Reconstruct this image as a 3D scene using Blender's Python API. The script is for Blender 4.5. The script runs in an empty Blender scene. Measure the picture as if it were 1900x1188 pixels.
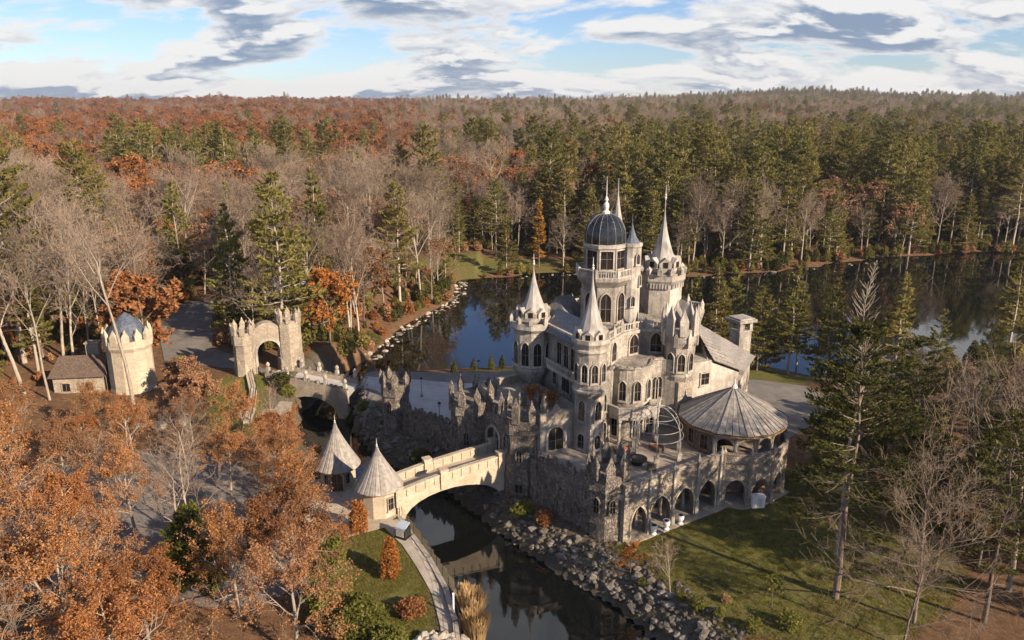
import bpy, math, random
import numpy as np
from mathutils import Vector, Matrix

sc = bpy.context.scene
R = math.radians
rng = random.Random(7)

# ------------------------------------------------------------------ camera
cam_d = bpy.data.cameras.new("camera"); cam = bpy.data.objects.new("camera", cam_d)
sc.collection.objects.link(cam); sc.camera = cam
cam.location = (0, 0, 45); cam.rotation_euler = (R(90 - 15.57), 0, 0)
cam_d.sensor_width = 36; cam_d.lens = 27.47; cam_d.clip_start = 0.5; cam_d.clip_end = 20000

# ------------------------------------------------------------------ sun, sky, exposure
SUN_EL, SUN_DIR = 25.0, (0.78, -0.63)
sd = Vector((SUN_DIR[0], SUN_DIR[1], 0)).normalized() * math.cos(R(SUN_EL)); sd.z = math.sin(R(SUN_EL))
sun_d = bpy.data.lights.new("sun", 'SUN'); sun = bpy.data.objects.new("sun", sun_d)
sc.collection.objects.link(sun); sun.rotation_euler = sd.to_track_quat('Z', 'Y').to_euler(); sun.location = (60, -40, 120)
sun_d.energy = 5.0; sun_d.angle = R(0.6); sun_d.color = (1.0, 0.81, 0.60)

world = bpy.data.worlds.new("World"); sc.world = world; world.use_nodes = True
wt = world.node_tree; wn = wt.nodes; wl = wt.links
for n in list(wn): wn.remove(n)
def W_(t, **k):
    n = wn.new(t)
    for a, v in k.items(): setattr(n, a, v)
    return n
def wmath(op, a, b=None, clamp=False):
    n = W_('ShaderNodeMath', operation=op, use_clamp=clamp)
    for i, v in enumerate((a, b)):
        if v is None: continue
        if isinstance(v, (int, float)): n.inputs[i].default_value = v
        else: wl.new(v, n.inputs[i])
    return n.outputs[0]
sky = W_('ShaderNodeTexSky', sky_type='NISHITA', sun_disc=False, sun_elevation=R(SUN_EL),
         sun_rotation=math.atan2(SUN_DIR[0], SUN_DIR[1]), altitude=200, air_density=1.0, dust_density=0.2, ozone_density=2.5)
tc = W_('ShaderNodeTexCoord'); sep = W_('ShaderNodeSeparateXYZ'); wl.new(tc.outputs['Generated'], sep.inputs[0])
zc = wmath('MAXIMUM', sep.outputs['Z'], -0.06)
def cloud_noise(dz, scale, detail, rough, off):
    zz = wmath('ADD', wmath('ADD', zc, 0.30), dz)
    cx = wmath('DIVIDE', sep.outputs['X'], zz); cy = wmath('DIVIDE', sep.outputs['Y'], zz)
    cb = W_('ShaderNodeCombineXYZ'); wl.new(wmath('MULTIPLY', cx, 0.72), cb.inputs[0]); wl.new(wmath('MULTIPLY', cy, 1.0), cb.inputs[1]); cb.inputs[2].default_value = off
    n = W_('ShaderNodeTexNoise'); n.inputs['Scale'].default_value = scale; n.inputs['Detail'].default_value = detail
    n.inputs['Roughness'].default_value = rough; n.inputs['Distortion'].default_value = 0.25
    wl.new(cb.outputs[0], n.inputs['Vector']); return n.outputs[0]
CL_OFF = 9.4
n0 = cloud_noise(0.0, 2.7, 10, 0.56, CL_OFF)
n1 = cloud_noise(0.013, 2.7, 6, 0.52, CL_OFF)
def wramp(v, a, b):
    m = W_('ShaderNodeMapRange', interpolation_type='SMOOTHSTEP'); wl.new(v, m.inputs[0])
    m.inputs[1].default_value = a; m.inputs[2].default_value = b; return m.outputs[0]
low = wmath('SUBTRACT', 1.0, wramp(zc, 0.0, 0.13)); high = wramp(zc, 0.14, 0.36)      # decks of cloud close up towards the horizon
n0c = wmath('SUBTRACT', wmath('ADD', n0, wmath('MULTIPLY', low, 0.075)), wmath('MULTIPLY', high, 0.05))
cover = wramp(n0c, 0.478, 0.556)
lit = wramp(wmath('SUBTRACT', n0, n1), -0.02, 0.045)      # thinner above than here: the sunlit shoulder of a cloud
thick = wramp(n0c, 0.51, 0.63)
shade = wmath('SUBTRACT', 1.0, wmath('MULTIPLY', thick, wmath('SUBTRACT', 1.0, lit)), True)
cc = W_('ShaderNodeMix', data_type='RGBA'); wl.new(shade, cc.inputs[0])
cc.inputs['A'].default_value = (1.65, 2.2, 3.1, 1); cc.inputs['B'].default_value = (6.0, 5.9, 5.8, 1)
skm = W_('ShaderNodeMix', data_type='RGBA', blend_type='MULTIPLY'); skm.inputs[0].default_value = 1.0
wl.new(sky.outputs[0], skm.inputs['A']); skm.inputs['B'].default_value = (0.66, 0.73, 0.93, 1)
mixc = W_('ShaderNodeMix', data_type='RGBA'); wl.new(wmath('MULTIPLY', cover, 0.95), mixc.inputs[0])
wl.new(skm.outputs['Result'], mixc.inputs['A']); wl.new(cc.outputs['Result'], mixc.inputs['B'])
bg = W_('ShaderNodeBackground'); bg.inputs[1].default_value = 0.077; wl.new(mixc.outputs['Result'], bg.inputs[0])
wo = W_('ShaderNodeOutputWorld'); wl.new(bg.outputs[0], wo.inputs[0])

sc.view_settings.view_transform = 'Standard'; sc.view_settings.look = 'None'
sc.view_settings.exposure = 1.0; sc.view_settings.gamma = 1.0; sc.view_settings.use_curve_mapping = False
cy = sc.cycles
cy.max_bounces = 5; cy.diffuse_bounces = 2; cy.glossy_bounces = 3; cy.transmission_bounces = 2; cy.transparent_max_bounces = 4
cy.caustics_reflective = False; cy.caustics_refractive = False; cy.use_denoising = True; cy.sample_clamp_indirect = 4.0
cy.use_adaptive_sampling = True; cy.adaptive_threshold = 0.02

# ------------------------------------------------------------------ materials
MATS = {}
def newmat(name):
    m = bpy.data.materials.new(name); m.use_nodes = True; MATS[name] = m
    nt = m.node_tree
    for n in list(nt.nodes): nt.nodes.remove(n)
    out = nt.nodes.new('ShaderNodeOutputMaterial')
    return m, nt, out
def nn(nt, t, ins=None, **k):
    n = nt.nodes.new(t)
    for a, v in k.items(): setattr(n, a, v)
    for a, v in (ins or {}).items():
        s = n.inputs[a]
        if hasattr(v, 'is_output'): nt.links.new(v, s)
        else: s.default_value = v
    return n
def mixrgb(nt, f, a, b, blend='MIX'):
    n = nt.nodes.new('ShaderNodeMix'); n.data_type = 'RGBA'; n.blend_type = blend
    for s, v in ((n.inputs[0], f), (n.inputs['A'], a), (n.inputs['B'], b)):
        if hasattr(v, 'is_output'): nt.links.new(v, s)
        else: s.default_value = v if not isinstance(v, tuple) or len(v) == 4 else (*v, 1)
    return n.outputs['Result']
def ramp(nt, v, a, b, lo=0.0, hi=1.0):
    n = nn(nt, 'ShaderNodeMapRange', {0: v, 1: a, 2: b, 3: lo, 4: hi}); return n.outputs[0]
def noise(nt, vec, scale, detail=4, rough=0.55):
    return nn(nt, 'ShaderNodeTexNoise', {'Vector': vec, 'Scale': scale, 'Detail': detail, 'Roughness': rough}).outputs[0]
def position(nt): return nn(nt, 'ShaderNodeNewGeometry').outputs['Position']
def objcoord(nt): return nn(nt, 'ShaderNodeTexCoord').outputs['Object']
def scaled(nt, v, s):
    return nn(nt, 'ShaderNodeVectorMath', {0: v, 1: s}, operation='MULTIPLY').outputs[0]

def stone_mat(name, ca, cb, mortar, scale, joint=0.06, zs=1.5, stain=0.5, bump=0.5, metric='EUCLIDEAN', rough=0.9, streak=0.35, stain_col=(0.10, 0.085, 0.075)):
    m, nt, out = newmat(name)
    p = position(nt); v = scaled(nt, p, (1, 1, zs))
    warp = nn(nt, 'ShaderNodeTexNoise', {'Vector': p, 'Scale': scale * 0.8, 'Detail': 2}).outputs['Color']
    v = nn(nt, 'ShaderNodeVectorMath', {0: v, 1: scaled(nt, warp, (0.25, 0.25, 0.25))}, operation='ADD').outputs[0]
    f1 = nn(nt, 'ShaderNodeTexVoronoi', {'Vector': v, 'Scale': scale}, distance=metric)
    de = nn(nt, 'ShaderNodeTexVoronoi', {'Vector': v, 'Scale': scale}, feature='DISTANCE_TO_EDGE')
    cell = nn(nt, 'ShaderNodeSeparateColor', {0: f1.outputs['Color']}).outputs[0]
    col = mixrgb(nt, cell, ca, cb)
    big = noise(nt, p, 0.35, 5, 0.6)
    col = mixrgb(nt, ramp(nt, big, 0.40, 0.66, 0, stain), col, stain_col)
    st = noise(nt, scaled(nt, p, (2.2, 2.2, 0.22)), 1.0, 5, 0.65)      # rain streaks run down the stone
    col = mixrgb(nt, ramp(nt, st, 0.48, 0.72, 0, streak), col, stain_col)
    jm = ramp(nt, de.outputs[0], joint * 0.4, joint, 1, 0)
    col = mixrgb(nt, jm, col, mortar)
    fine = noise(nt, p, 9, 6, 0.65)
    col = mixrgb(nt, 0.35, col, nn(nt, 'ShaderNodeCombineColor', {0: fine, 1: fine, 2: fine}).outputs[0], 'OVERLAY')
    h = nn(nt, 'ShaderNodeMath', {0: ramp(nt, de.outputs[0], 0, joint * 2), 1: nn(nt, 'ShaderNodeMath', {0: fine, 1: 0.6}, operation='MULTIPLY').outputs[0]}, operation='ADD').outputs[0]
    b = nn(nt, 'ShaderNodeBump', {'Height': h, 'Strength': bump, 'Distance': 0.12})
    s = nn(nt, 'ShaderNodeBsdfPrincipled', {'Base Color': col, 'Roughness': rough, 'Normal': b.outputs[0], 'Specular IOR Level': 0.2})
    nt.links.new(s.outputs[0], out.inputs[0]); return m
def plain_mat(name, ca, cb, scale=2.0, rough=0.8, bump=0.2, metal=0.0, obj=False, stretch=(1, 1, 1), spec=0.3, rnd=0.0):
    m, nt, out = newmat(name)
    p = scaled(nt, objcoord(nt) if obj else position(nt), stretch)
    n = noise(nt, p, scale, 6, 0.62)
    col = mixrgb(nt, ramp(nt, n, 0.32, 0.68), ca, cb)
    if rnd:
        oi = nn(nt, 'ShaderNodeObjectInfo').outputs['Random']
        col = nn(nt, 'ShaderNodeHueSaturation', {'Value': ramp(nt, oi, 0, 1, 1 - rnd, 1 + rnd), 'Color': col}).outputs[0]
    b = nn(nt, 'ShaderNodeBump', {'Height': n, 'Strength': bump, 'Distance': 0.1})
    s = nn(nt, 'ShaderNodeBsdfPrincipled', {'Base Color': col, 'Roughness': rough, 'Metallic': metal, 'Normal': b.outputs[0], 'Specular IOR Level': spec})
    nt.links.new(s.outputs[0], out.inputs[0]); return m
def leaf_mat(name, cols, trans=0.35, rnd=0.25):
    m, nt, out = newmat(name)
    g = nn(nt, 'ShaderNodeNewGeometry'); oi = nn(nt, 'ShaderNodeObjectInfo')
    c = mixrgb(nt, ramp(nt, g.outputs['Random Per Island'], 0, 0.55), cols[0], cols[1])
    c = mixrgb(nt, ramp(nt, g.outputs['Random Per Island'], 0.6, 1.0), c, cols[2])
    c = mixrgb(nt, ramp(nt, oi.outputs['Random'], 0.3, 1.0, 0, 0.75), c, cols[3])
    r2 = nn(nt, 'ShaderNodeMath', {0: nn(nt, 'ShaderNodeMath', {0: oi.outputs['Random'], 1: 7.31}, operation='MULTIPLY').outputs[0]}, operation='FRACT').outputs[0]
    c = nn(nt, 'ShaderNodeHueSaturation', {'Value': ramp(nt, r2, 0, 1, 1 - rnd, 1 + rnd), 'Color': c}).outputs[0]
    d = nn(nt, 'ShaderNodeBsdfDiffuse', {'Color': c}); t = nn(nt, 'ShaderNodeBsdfTranslucent', {'Color': c})
    mx = nn(nt, 'ShaderNodeMixShader', {0: trans, 1: d.outputs[0], 2: t.outputs[0]})
    nt.links.new(mx.outputs[0], out.inputs[0]); return m

stone_mat('keep_stone', (0.36, 0.322, 0.27), (0.50, 0.455, 0.395), (0.235, 0.208, 0.175), 2.6, 0.06, 1.7, 0.85, 0.45, streak=0.85, stain_col=(0.115, 0.103, 0.092))
stone_mat('pale_trim', (0.41, 0.37, 0.318), (0.53, 0.485, 0.425), (0.32, 0.288, 0.245), 2.0, 0.03, 1.2, 0.75, 0.3, streak=0.8, stain_col=(0.13, 0.117, 0.105))
stone_mat('rubble_stone', (0.14, 0.12, 0.102), (0.34, 0.295, 0.25), (0.125, 0.107, 0.09), 3.8, 0.06, 0.65, 0.5, 0.9, streak=0.35, stain_col=(0.06, 0.05, 0.043))
stone_mat('arcade_stone', (0.31, 0.262, 0.21), (0.49, 0.42, 0.345), (0.23, 0.195, 0.158), 2.8, 0.06, 1.2, 0.45, 0.6, streak=0.4, stain_col=(0.12, 0.10, 0.085))
stone_mat('bridge_stone', (0.42, 0.347, 0.25), (0.53, 0.455, 0.35), (0.37, 0.30, 0.22), 1.7, 0.03, 1.9, 0.35, 0.4, 'CHEBYCHEV', streak=0.25, stain_col=(0.25, 0.20, 0.15))
stone_mat('gate_stone', (0.34, 0.285, 0.22), (0.48, 0.41, 0.32), (0.28, 0.23, 0.18), 2.4, 0.05, 1.5, 0.5, 0.6, streak=0.4, stain_col=(0.17, 0.14, 0.115))
stone_mat('brown_roof', (0.11, 0.075, 0.055), (0.17, 0.12, 0.09), (0.07, 0.05, 0.04), 2.5, 0.05, 2, 0.4, 0.5)
plain_mat('lead_roof', (0.19, 0.178, 0.165), (0.42, 0.395, 0.365), 0.9, 0.62, 0.2, 0.0, stretch=(1.6, 1.6, 0.35))
plain_mat('shingle_roof', (0.17, 0.155, 0.14), (0.33, 0.305, 0.275), 2.2, 0.8, 0.3, 0.0, rnd=0.16)
plain_mat('blue_slate', (0.045, 0.055, 0.075), (0.12, 0.14, 0.18), 3.0, 0.5, 0.4)
plain_mat('dome_glass', (0.008, 0.010, 0.014), (0.022, 0.026, 0.034), 1.2, 0.22, 0.05, 0.0, spec=0.5)
plain_mat('window_glass', (0.006, 0.006, 0.006), (0.030, 0.022, 0.018), 0.8, 0.15, 0.03, spec=0.35)
plain_mat('dark_iron', (0.012, 0.012, 0.013), (0.03, 0.03, 0.03), 4, 0.5, 0.1)
plain_mat('pale_metal', (0.52, 0.50, 0.46), (0.62, 0.60, 0.56), 4, 0.45, 0.05)
plain_mat('weathered_metal', (0.30, 0.285, 0.265), (0.42, 0.40, 0.37), 4, 0.6, 0.05)
plain_mat('white_paint', (0.72, 0.70, 0.66), (0.80, 0.79, 0.76), 3, 0.6, 0.05)
plain_mat('lid_glass', (0.30, 0.36, 0.42), (0.40, 0.46, 0.52), 2, 0.25, 0.02)
plain_mat('wood_door', (0.055, 0.030, 0.018), (0.10, 0.058, 0.034), 3, 0.7, 0.3, stretch=(4, 4, 0.4))
plain_mat('timber', (0.20, 0.11, 0.06), (0.30, 0.18, 0.10), 3, 0.7, 0.3)
plain_mat('terracotta', (0.32, 0.11, 0.05), (0.42, 0.17, 0.08), 3, 0.85, 0.2)
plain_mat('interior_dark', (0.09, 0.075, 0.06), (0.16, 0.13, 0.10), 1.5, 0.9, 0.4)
plain_mat('terrace_paving', (0.24, 0.20, 0.16), (0.36, 0.30, 0.245), 1.1, 0.85, 0.25)
plain_mat('asphalt', (0.13, 0.118, 0.108), (0.20, 0.182, 0.165), 0.5, 0.95, 0.2)
plain_mat('courtyard_paving', (0.34, 0.32, 0.30), (0.46, 0.44, 0.42), 0.4, 0.9, 0.15)
plain_mat('concrete_path', (0.30, 0.26, 0.21), (0.42, 0.37, 0.31), 0.8, 0.9, 0.25)
plain_mat('plaza_paving', (0.32, 0.27, 0.21), (0.44, 0.38, 0.30), 0.6, 0.9, 0.2)
plain_mat('dome_lead', (0.10, 0.10, 0.105), (0.20, 0.195, 0.19), 4, 0.5, 0.05)
plain_mat('dark_lead', (0.09, 0.087, 0.085), (0.19, 0.18, 0.17), 1.2, 0.7, 0.2)
plain_mat('rock', (0.07, 0.062, 0.053), (0.20, 0.176, 0.148), 1.6, 0.95, 0.9, obj=True, rnd=0.45)
plain_mat('pale_rock', (0.30, 0.255, 0.205), (0.48, 0.425, 0.355), 1.6, 0.95, 0.9, obj=True, rnd=0.25)
plain_mat('bark_pale', (0.22, 0.185, 0.145), (0.42, 0.36, 0.29), 2.5, 0.95, 0.4, obj=True, stretch=(3, 3, 0.5), rnd=0.25)
plain_mat('bark_dark', (0.085, 0.065, 0.05), (0.19, 0.15, 0.12), 2.5, 0.95, 0.5, obj=True, stretch=(3, 3, 0.5), rnd=0.25)
plain_mat('twig', (0.175, 0.128, 0.094), (0.31, 0.24, 0.18), 1.0, 0.95, 0.0, obj=True, rnd=0.3)
plain_mat('plant_soil', (0.05, 0.035, 0.025), (0.09, 0.065, 0.045), 3, 0.95, 0.3)
leaf_mat('russet_leaf', ((0.22, 0.088, 0.034), (0.35, 0.145, 0.050), (0.45, 0.235, 0.100), (0.25, 0.125, 0.068)))
leaf_mat('amber_leaf', ((0.22, 0.092, 0.036), (0.40, 0.178, 0.062), (0.54, 0.315, 0.140), (0.30, 0.158, 0.082)))
leaf_mat('orange_leaf', ((0.30, 0.110, 0.030), (0.42, 0.170, 0.045), (0.50, 0.25, 0.08), (0.36, 0.15, 0.045)))
leaf_mat('tan_leaf', ((0.26, 0.14, 0.075), (0.36, 0.20, 0.11), (0.44, 0.27, 0.15), (0.30, 0.17, 0.10)))
leaf_mat('pine_needle', ((0.10, 0.102, 0.028), (0.195, 0.182, 0.052), (0.30, 0.265, 0.088), (0.275, 0.225, 0.075)), 0.45)
leaf_mat('hemlock_needle', ((0.042, 0.050, 0.017), (0.082, 0.088, 0.029), (0.145, 0.138, 0.046), (0.12, 0.112, 0.038)), 0.4)
leaf_mat('larch_needle', ((0.36, 0.17, 0.035), (0.46, 0.24, 0.05), (0.30, 0.20, 0.05), (0.40, 0.2, 0.04)), 0.3)
leaf_mat('shrub_leaf', ((0.09, 0.105, 0.022), (0.17, 0.175, 0.04), (0.27, 0.25, 0.07), (0.19, 0.18, 0.05)), 0.4)
leaf_mat('grass_blade', ((0.12, 0.135, 0.032), (0.20, 0.195, 0.05), (0.30, 0.25, 0.08), (0.23, 0.2, 0.06)), 0.45)
leaf_mat('straw', ((0.34, 0.22, 0.10), (0.46, 0.31, 0.15), (0.52, 0.39, 0.22), (0.40, 0.27, 0.13)), 0.3)

def ground_material():
    m, nt, out = newmat('ground')
    p = position(nt)
    at = nn(nt, 'ShaderNodeAttribute', attribute_name='zone')
    sp = nn(nt, 'ShaderNodeSeparateColor', {0: at.outputs['Color']})
    n1 = noise(nt, p, 0.12, 6, 0.6); n2 = noise(nt, p, 0.9, 6, 0.65); n3 = noise(nt, p, 6.0, 5, 0.7)
    litter = mixrgb(nt, ramp(nt, n2, 0.3, 0.7), (0.075, 0.048, 0.030), (0.20, 0.115, 0.062))
    litter = mixrgb(nt, ramp(nt, n1, 0.45, 0.7, 0, 0.6), litter, (0.16, 0.085, 0.042))
    grass = mixrgb(nt, ramp(nt, n2, 0.3, 0.7), (0.075, 0.085, 0.020), (0.15, 0.145, 0.04))
    grass = mixrgb(nt, ramp(nt, n1, 0.42, 0.68, 0, 0.75), grass, (0.13, 0.105, 0.045))
    vor = nn(nt, 'ShaderNodeTexVoronoi', {'Vector': p, 'Scale': 2.6}); fallen = nn(nt, 'ShaderNodeMath', {0: ramp(nt, vor.outputs[0], .10, .16, 1, 0), 1: ramp(nt, n1, .45, .6)}, operation='MULTIPLY').outputs[0]
    grass = mixrgb(nt, ramp(nt, noise(nt, p, 0.33, 7, 0.7), .5, .66, 0, .7), grass, (0.12, 0.085, 0.042)); grass = mixrgb(nt, nn(nt, 'ShaderNodeMath', {0: fallen, 1: .8}, operation='MULTIPLY').outputs[0], grass, (0.26, 0.13, 0.05))
    bank = mixrgb(nt, ramp(nt, n3, 0.3, 0.7), (0.06, 0.052, 0.042), (0.15, 0.125, 0.095))
    bank = mixrgb(nt, ramp(nt, n2, 0.46, 0.62, 0, 0.7), bank, (0.075, 0.068, 0.026))
    def msk(o): # a ragged edge where one cover meets the next
        return ramp(nt, nn(nt, 'ShaderNodeMath', {0: o, 1: nn(nt, 'ShaderNodeMath', {0: n2, 1: 0.5}, operation='SUBTRACT').outputs[0]}, operation='ADD').outputs[0], 0.35, 0.65)
    col = mixrgb(nt, msk(sp.outputs[1]), litter, grass)
    col = mixrgb(nt, msk(sp.outputs[2]), col, bank)
    fine = nn(nt, 'ShaderNodeCombineColor', {0: n3, 1: n3, 2: n3}).outputs[0]
    col = mixrgb(nt, 0.5, col, fine, 'OVERLAY')
    b = nn(nt, 'ShaderNodeBump', {'Height': n3, 'Strength': 0.6, 'Distance': 0.15})
    s = nn(nt, 'ShaderNodeBsdfPrincipled', {'Base Color': col, 'Roughness': 1.0, 'Normal': b.outputs[0], 'Specular IOR Level': 0.1})
    nt.links.new(s.outputs[0], out.inputs[0])
ground_material()
def water_material():
    m, nt, out = newmat('water')
    p = position(nt)
    n = nn(nt, 'ShaderNodeMath', {0: noise(nt, scaled(nt, p, (1, 0.6, 1)), 0.9, 3, 0.5), 1: nn(nt, 'ShaderNodeMath', {0: noise(nt, scaled(nt, p, (1, 0.5, 1)), 3.5, 3, 0.6), 1: ramp(nt, noise(nt, p, 0.05, 2), .42, .6, 0, .5)}, operation='MULTIPLY').outputs[0]}, operation='ADD').outputs[0]
    b = nn(nt, 'ShaderNodeBump', {'Height': n, 'Strength': 0.05, 'Distance': 0.12})
    s = nn(nt, 'ShaderNodeBsdfPrincipled', {'Base Color': (0.004, 0.005, 0.005, 1), 'Roughness': 0.02, 'Normal': b.outputs[0], 'IOR': 1.42, 'Specular IOR Level': 1.0})
    nt.links.new(s.outputs[0], out.inputs[0])
water_material()

# ------------------------------------------------------------------ builders
COL = sc.collection
WM = {}
class MB:
    """collects faces; build() links them as one mesh object"""
    def __init__(s): s.v = []; s.f = []; s.mi = []
    def add(s, vs, fs, mi=0):
        k = len(s.v); s.v += [tuple(p) for p in vs]
        for f in fs: s.f.append(tuple(i + k for i in f)); s.mi.append(mi)
        return s
    def box(s, c, size, rz=0.0, mi=0):
        hx, hy, hz = size[0] / 2, size[1] / 2, size[2] / 2; ca, sa = math.cos(rz), math.sin(rz)
        vs = []
        for z in (-hz, hz):
            for x, y in ((-hx, -hy), (hx, -hy), (hx, hy), (-hx, hy)):
                vs.append((c[0] + x * ca - y * sa, c[1] + x * sa + y * ca, c[2] + z))
        return s.add(vs, [(3, 2, 1, 0), (4, 5, 6, 7), (0, 1, 5, 4), (1, 2, 6, 5), (2, 3, 7, 6), (3, 0, 4, 7)], mi)
    def prism(s, poly, z0, z1, mi=0):
        n = len(poly)
        a = sum(poly[i][0] * poly[(i + 1) % n][1] - poly[(i + 1) % n][0] * poly[i][1] for i in range(n))
        if a < 0: poly = poly[::-1]
        vs = [(x, y, z0) for x, y in poly] + [(x, y, z1) for x, y in poly]
        fs = [tuple(range(n - 1, -1, -1)), tuple(range(n, 2 * n))] + [(i, (i + 1) % n, n + (i + 1) % n, n + i) for i in range(n)]
        return s.add(vs, fs, mi)
    def lathe(s, prof, c=(0, 0, 0), seg=16, a0=0.0, mi=0, sweep=2 * math.pi):
        full = sweep > 6.28; na = seg if full else seg + 1
        vs = []; fs = []
        for r, z in prof:
            for i in range(na):
                a = a0 + sweep * i / seg
                vs.append((c[0] + r * math.cos(a), c[1] + r * math.sin(a), c[2] + z))
        for j in range(len(prof) - 1):
            for i in range(seg):
                k = (i + 1) % na
                fs.append((j * na + i, j * na + k, (j + 1) * na + k, (j + 1) * na + i))
        if full:
            if prof[0][0] > 1e-4: fs.append(tuple(range(na - 1, -1, -1)))
            if prof[-1][0] > 1e-4: b = (len(prof) - 1) * na; fs.append(tuple(range(b, b + na)))
        return s.add(vs, fs, mi)
    def tube(s, pts, rs, sides=6, mi=0, cap=True):
        pts = [Vector(p) for p in pts]
        if isinstance(rs, (int, float)): rs = [rs] * len(pts)
        vs = []; fs = []
        for i, p in enumerate(pts):
            d = (pts[min(i + 1, len(pts) - 1)] - pts[max(i - 1, 0)]).normalized()
            a = d.orthogonal().normalized() if abs(d.z) < .99 else Vector((1, 0, 0))
            a = (a - d * a.dot(d)).normalized(); b = d.cross(a)
            for k in range(sides):
                t = 2 * math.pi * k / sides; vs.append(p + (a * math.cos(t) + b * math.sin(t)) * rs[i])
        for i in range(len(pts) - 1):
            for k in range(sides):
                k2 = (k + 1) % sides; fs.append((i * sides + k, i * sides + k2, (i + 1) * sides + k2, (i + 1) * sides + k))
        if cap: fs += [tuple(range(sides - 1, -1, -1)), tuple(range((len(pts) - 1) * sides, len(pts) * sides))]
        return s.add(vs, fs, mi)
    def mesh(s, name, mats, smooth=False):
        me = bpy.data.meshes.new(name); me.from_pydata(s.v, [], s.f)
        for m in ([mats] if isinstance(mats, str) else mats): me.materials.append(MATS[m])
        if any(s.mi): me.polygons.foreach_set('material_index', s.mi)
        if smooth: me.polygons.foreach_set('use_smooth', [True] * len(s.f))
        me.update(); return me
def tag(o, label=None, cat=None, group=None, kind=None):
    if label: o['label'] = label
    if cat: o['category'] = cat
    if group: o['group'] = group
    if kind: o['kind'] = kind
    return o
def empty(name, loc, label=None, cat=None, group=None, kind=None, rz=0.0):
    o = bpy.data.objects.new(name, None); COL.objects.link(o); o.empty_display_size = 0.5
    WM[o] = Matrix.Translation(loc) @ Matrix.Rotation(rz, 4, 'Z'); o.matrix_basis = WM[o]
    return tag(o, label, cat, group, kind)
def put(name, me, parent=None, loc=(0, 0, 0), rz=0.0, scale=None, M=None):
    """link a mesh at a world place, as a child of parent when given"""
    o = bpy.data.objects.new(name, me); COL.objects.link(o)
    w = M if M is not None else Matrix.Translation(loc) @ Matrix.Rotation(rz, 4, 'Z')
    if scale is not None:
        w = w @ Matrix.Diagonal((*(scale if isinstance(scale, (tuple, list)) else (scale,) * 3), 1))
    WM[o] = w
    if parent is not None: o.parent = parent; o.matrix_basis = WM[parent].inverted() @ w
    else: o.matrix_basis = w
    return o
def build(mb, name, mats, parent=None, smooth=False, **k):
    return put(name, mb.mesh(name, mats, smooth), parent, **k)

def archf(t, k):   # pointed (k > 0) or round (k = 0) arch, t in -1..1
    return math.sqrt(max(0.0, 1 - ((abs(t) + k) / (1 + k)) ** 2)) / math.sqrt(1 - (k / (1 + k)) ** 2)
def straight(p0, p1):
    p0 = Vector(p0); d = Vector(p1) - p0; L = d.length; d.normalize(); n = Vector((d.y, -d.x))
    return (lambda s, o: p0 + d * s + n * o), L
def arcpath(c, r, a0, a1):
    c = Vector(c); L = r * abs(a1 - a0); sg = 1 if a1 > a0 else -1
    return (lambda s, o: c + Vector((math.cos(a0 + sg * s / r), math.sin(a0 + sg * s / r))) * (r + o)), L
def arch_wall(mb, path, L, z0, z1, thick, arches=(), step=2.0, mi=0):
    """a wall along path with real arched openings: arches = (centre s, width, foot z, spring z, rise, k)"""
    top = z1 if callable(z1) else (lambda s: z1)
    ss = {0.0, L}
    for i in range(1, int(L / step)): ss.add(i * L / int(L / step))
    for (c, w, zf, zs, rise, k) in arches:
        ss = {s for s in ss if not (c - w / 2 < s < c + w / 2)}
        for i in range(13): ss.add(c - w / 2 * math.cos(math.pi * i / 12))
    ss = sorted(ss)
    def low(s, m):
        for (c, w, zf, zs, rise, k) in arches:
            if abs(m - c) < w / 2: return zs + rise * archf(max(-1, min(1, (s - c) / (w / 2))), k)
        return z0
    h = thick / 2
    for a, b in zip(ss[:-1], ss[1:]):
        if b - a < 1e-6: continue
        m = (a + b) / 2; la, lb = low(a, m), low(b, m)
        fa, fb, ba, bb = path(a, h), path(b, h), path(a, -h), path(b, -h)
        vs = [(*fa, la), (*fb, lb), (*fb, top(b)), (*fa, top(a)), (*ba, la), (*bb, lb), (*bb, top(b)), (*ba, top(a))]
        mb.add(vs, [(0, 1, 2, 3), (5, 4, 7, 6), (3, 2, 6, 7), (4, 5, 1, 0)], mi)
    def cap(s, za, zb, flip):
        f, b = path(s, h), path(s, -h)
        q = [(*f, za), (*b, za), (*b, zb), (*f, zb)]
        mb.add(q, [(0, 1, 2, 3) if flip else (3, 2, 1, 0)], mi)
    cap(0, z0, top(0), True); cap(L, z0, top(L), False)
    for (c, w, zf, zs, rise, k) in arches:
        cap(c - w / 2, z0, zs, False); cap(c + w / 2, z0, zs, True)
        if zf > z0 + 0.01:
            fa, fb, ba, bb = path(c - w / 2, h), path(c + w / 2, h), path(c - w / 2, -h), path(c + w / 2, -h)
            mb.add([(*fa, z0), (*fb, z0), (*fb, zf), (*fa, zf), (*ba, z0), (*bb, z0), (*bb, zf), (*ba, zf)], [(0, 1, 2, 3), (5, 4, 7, 6), (3, 2, 6, 7)], mi)
    return mb

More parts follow.
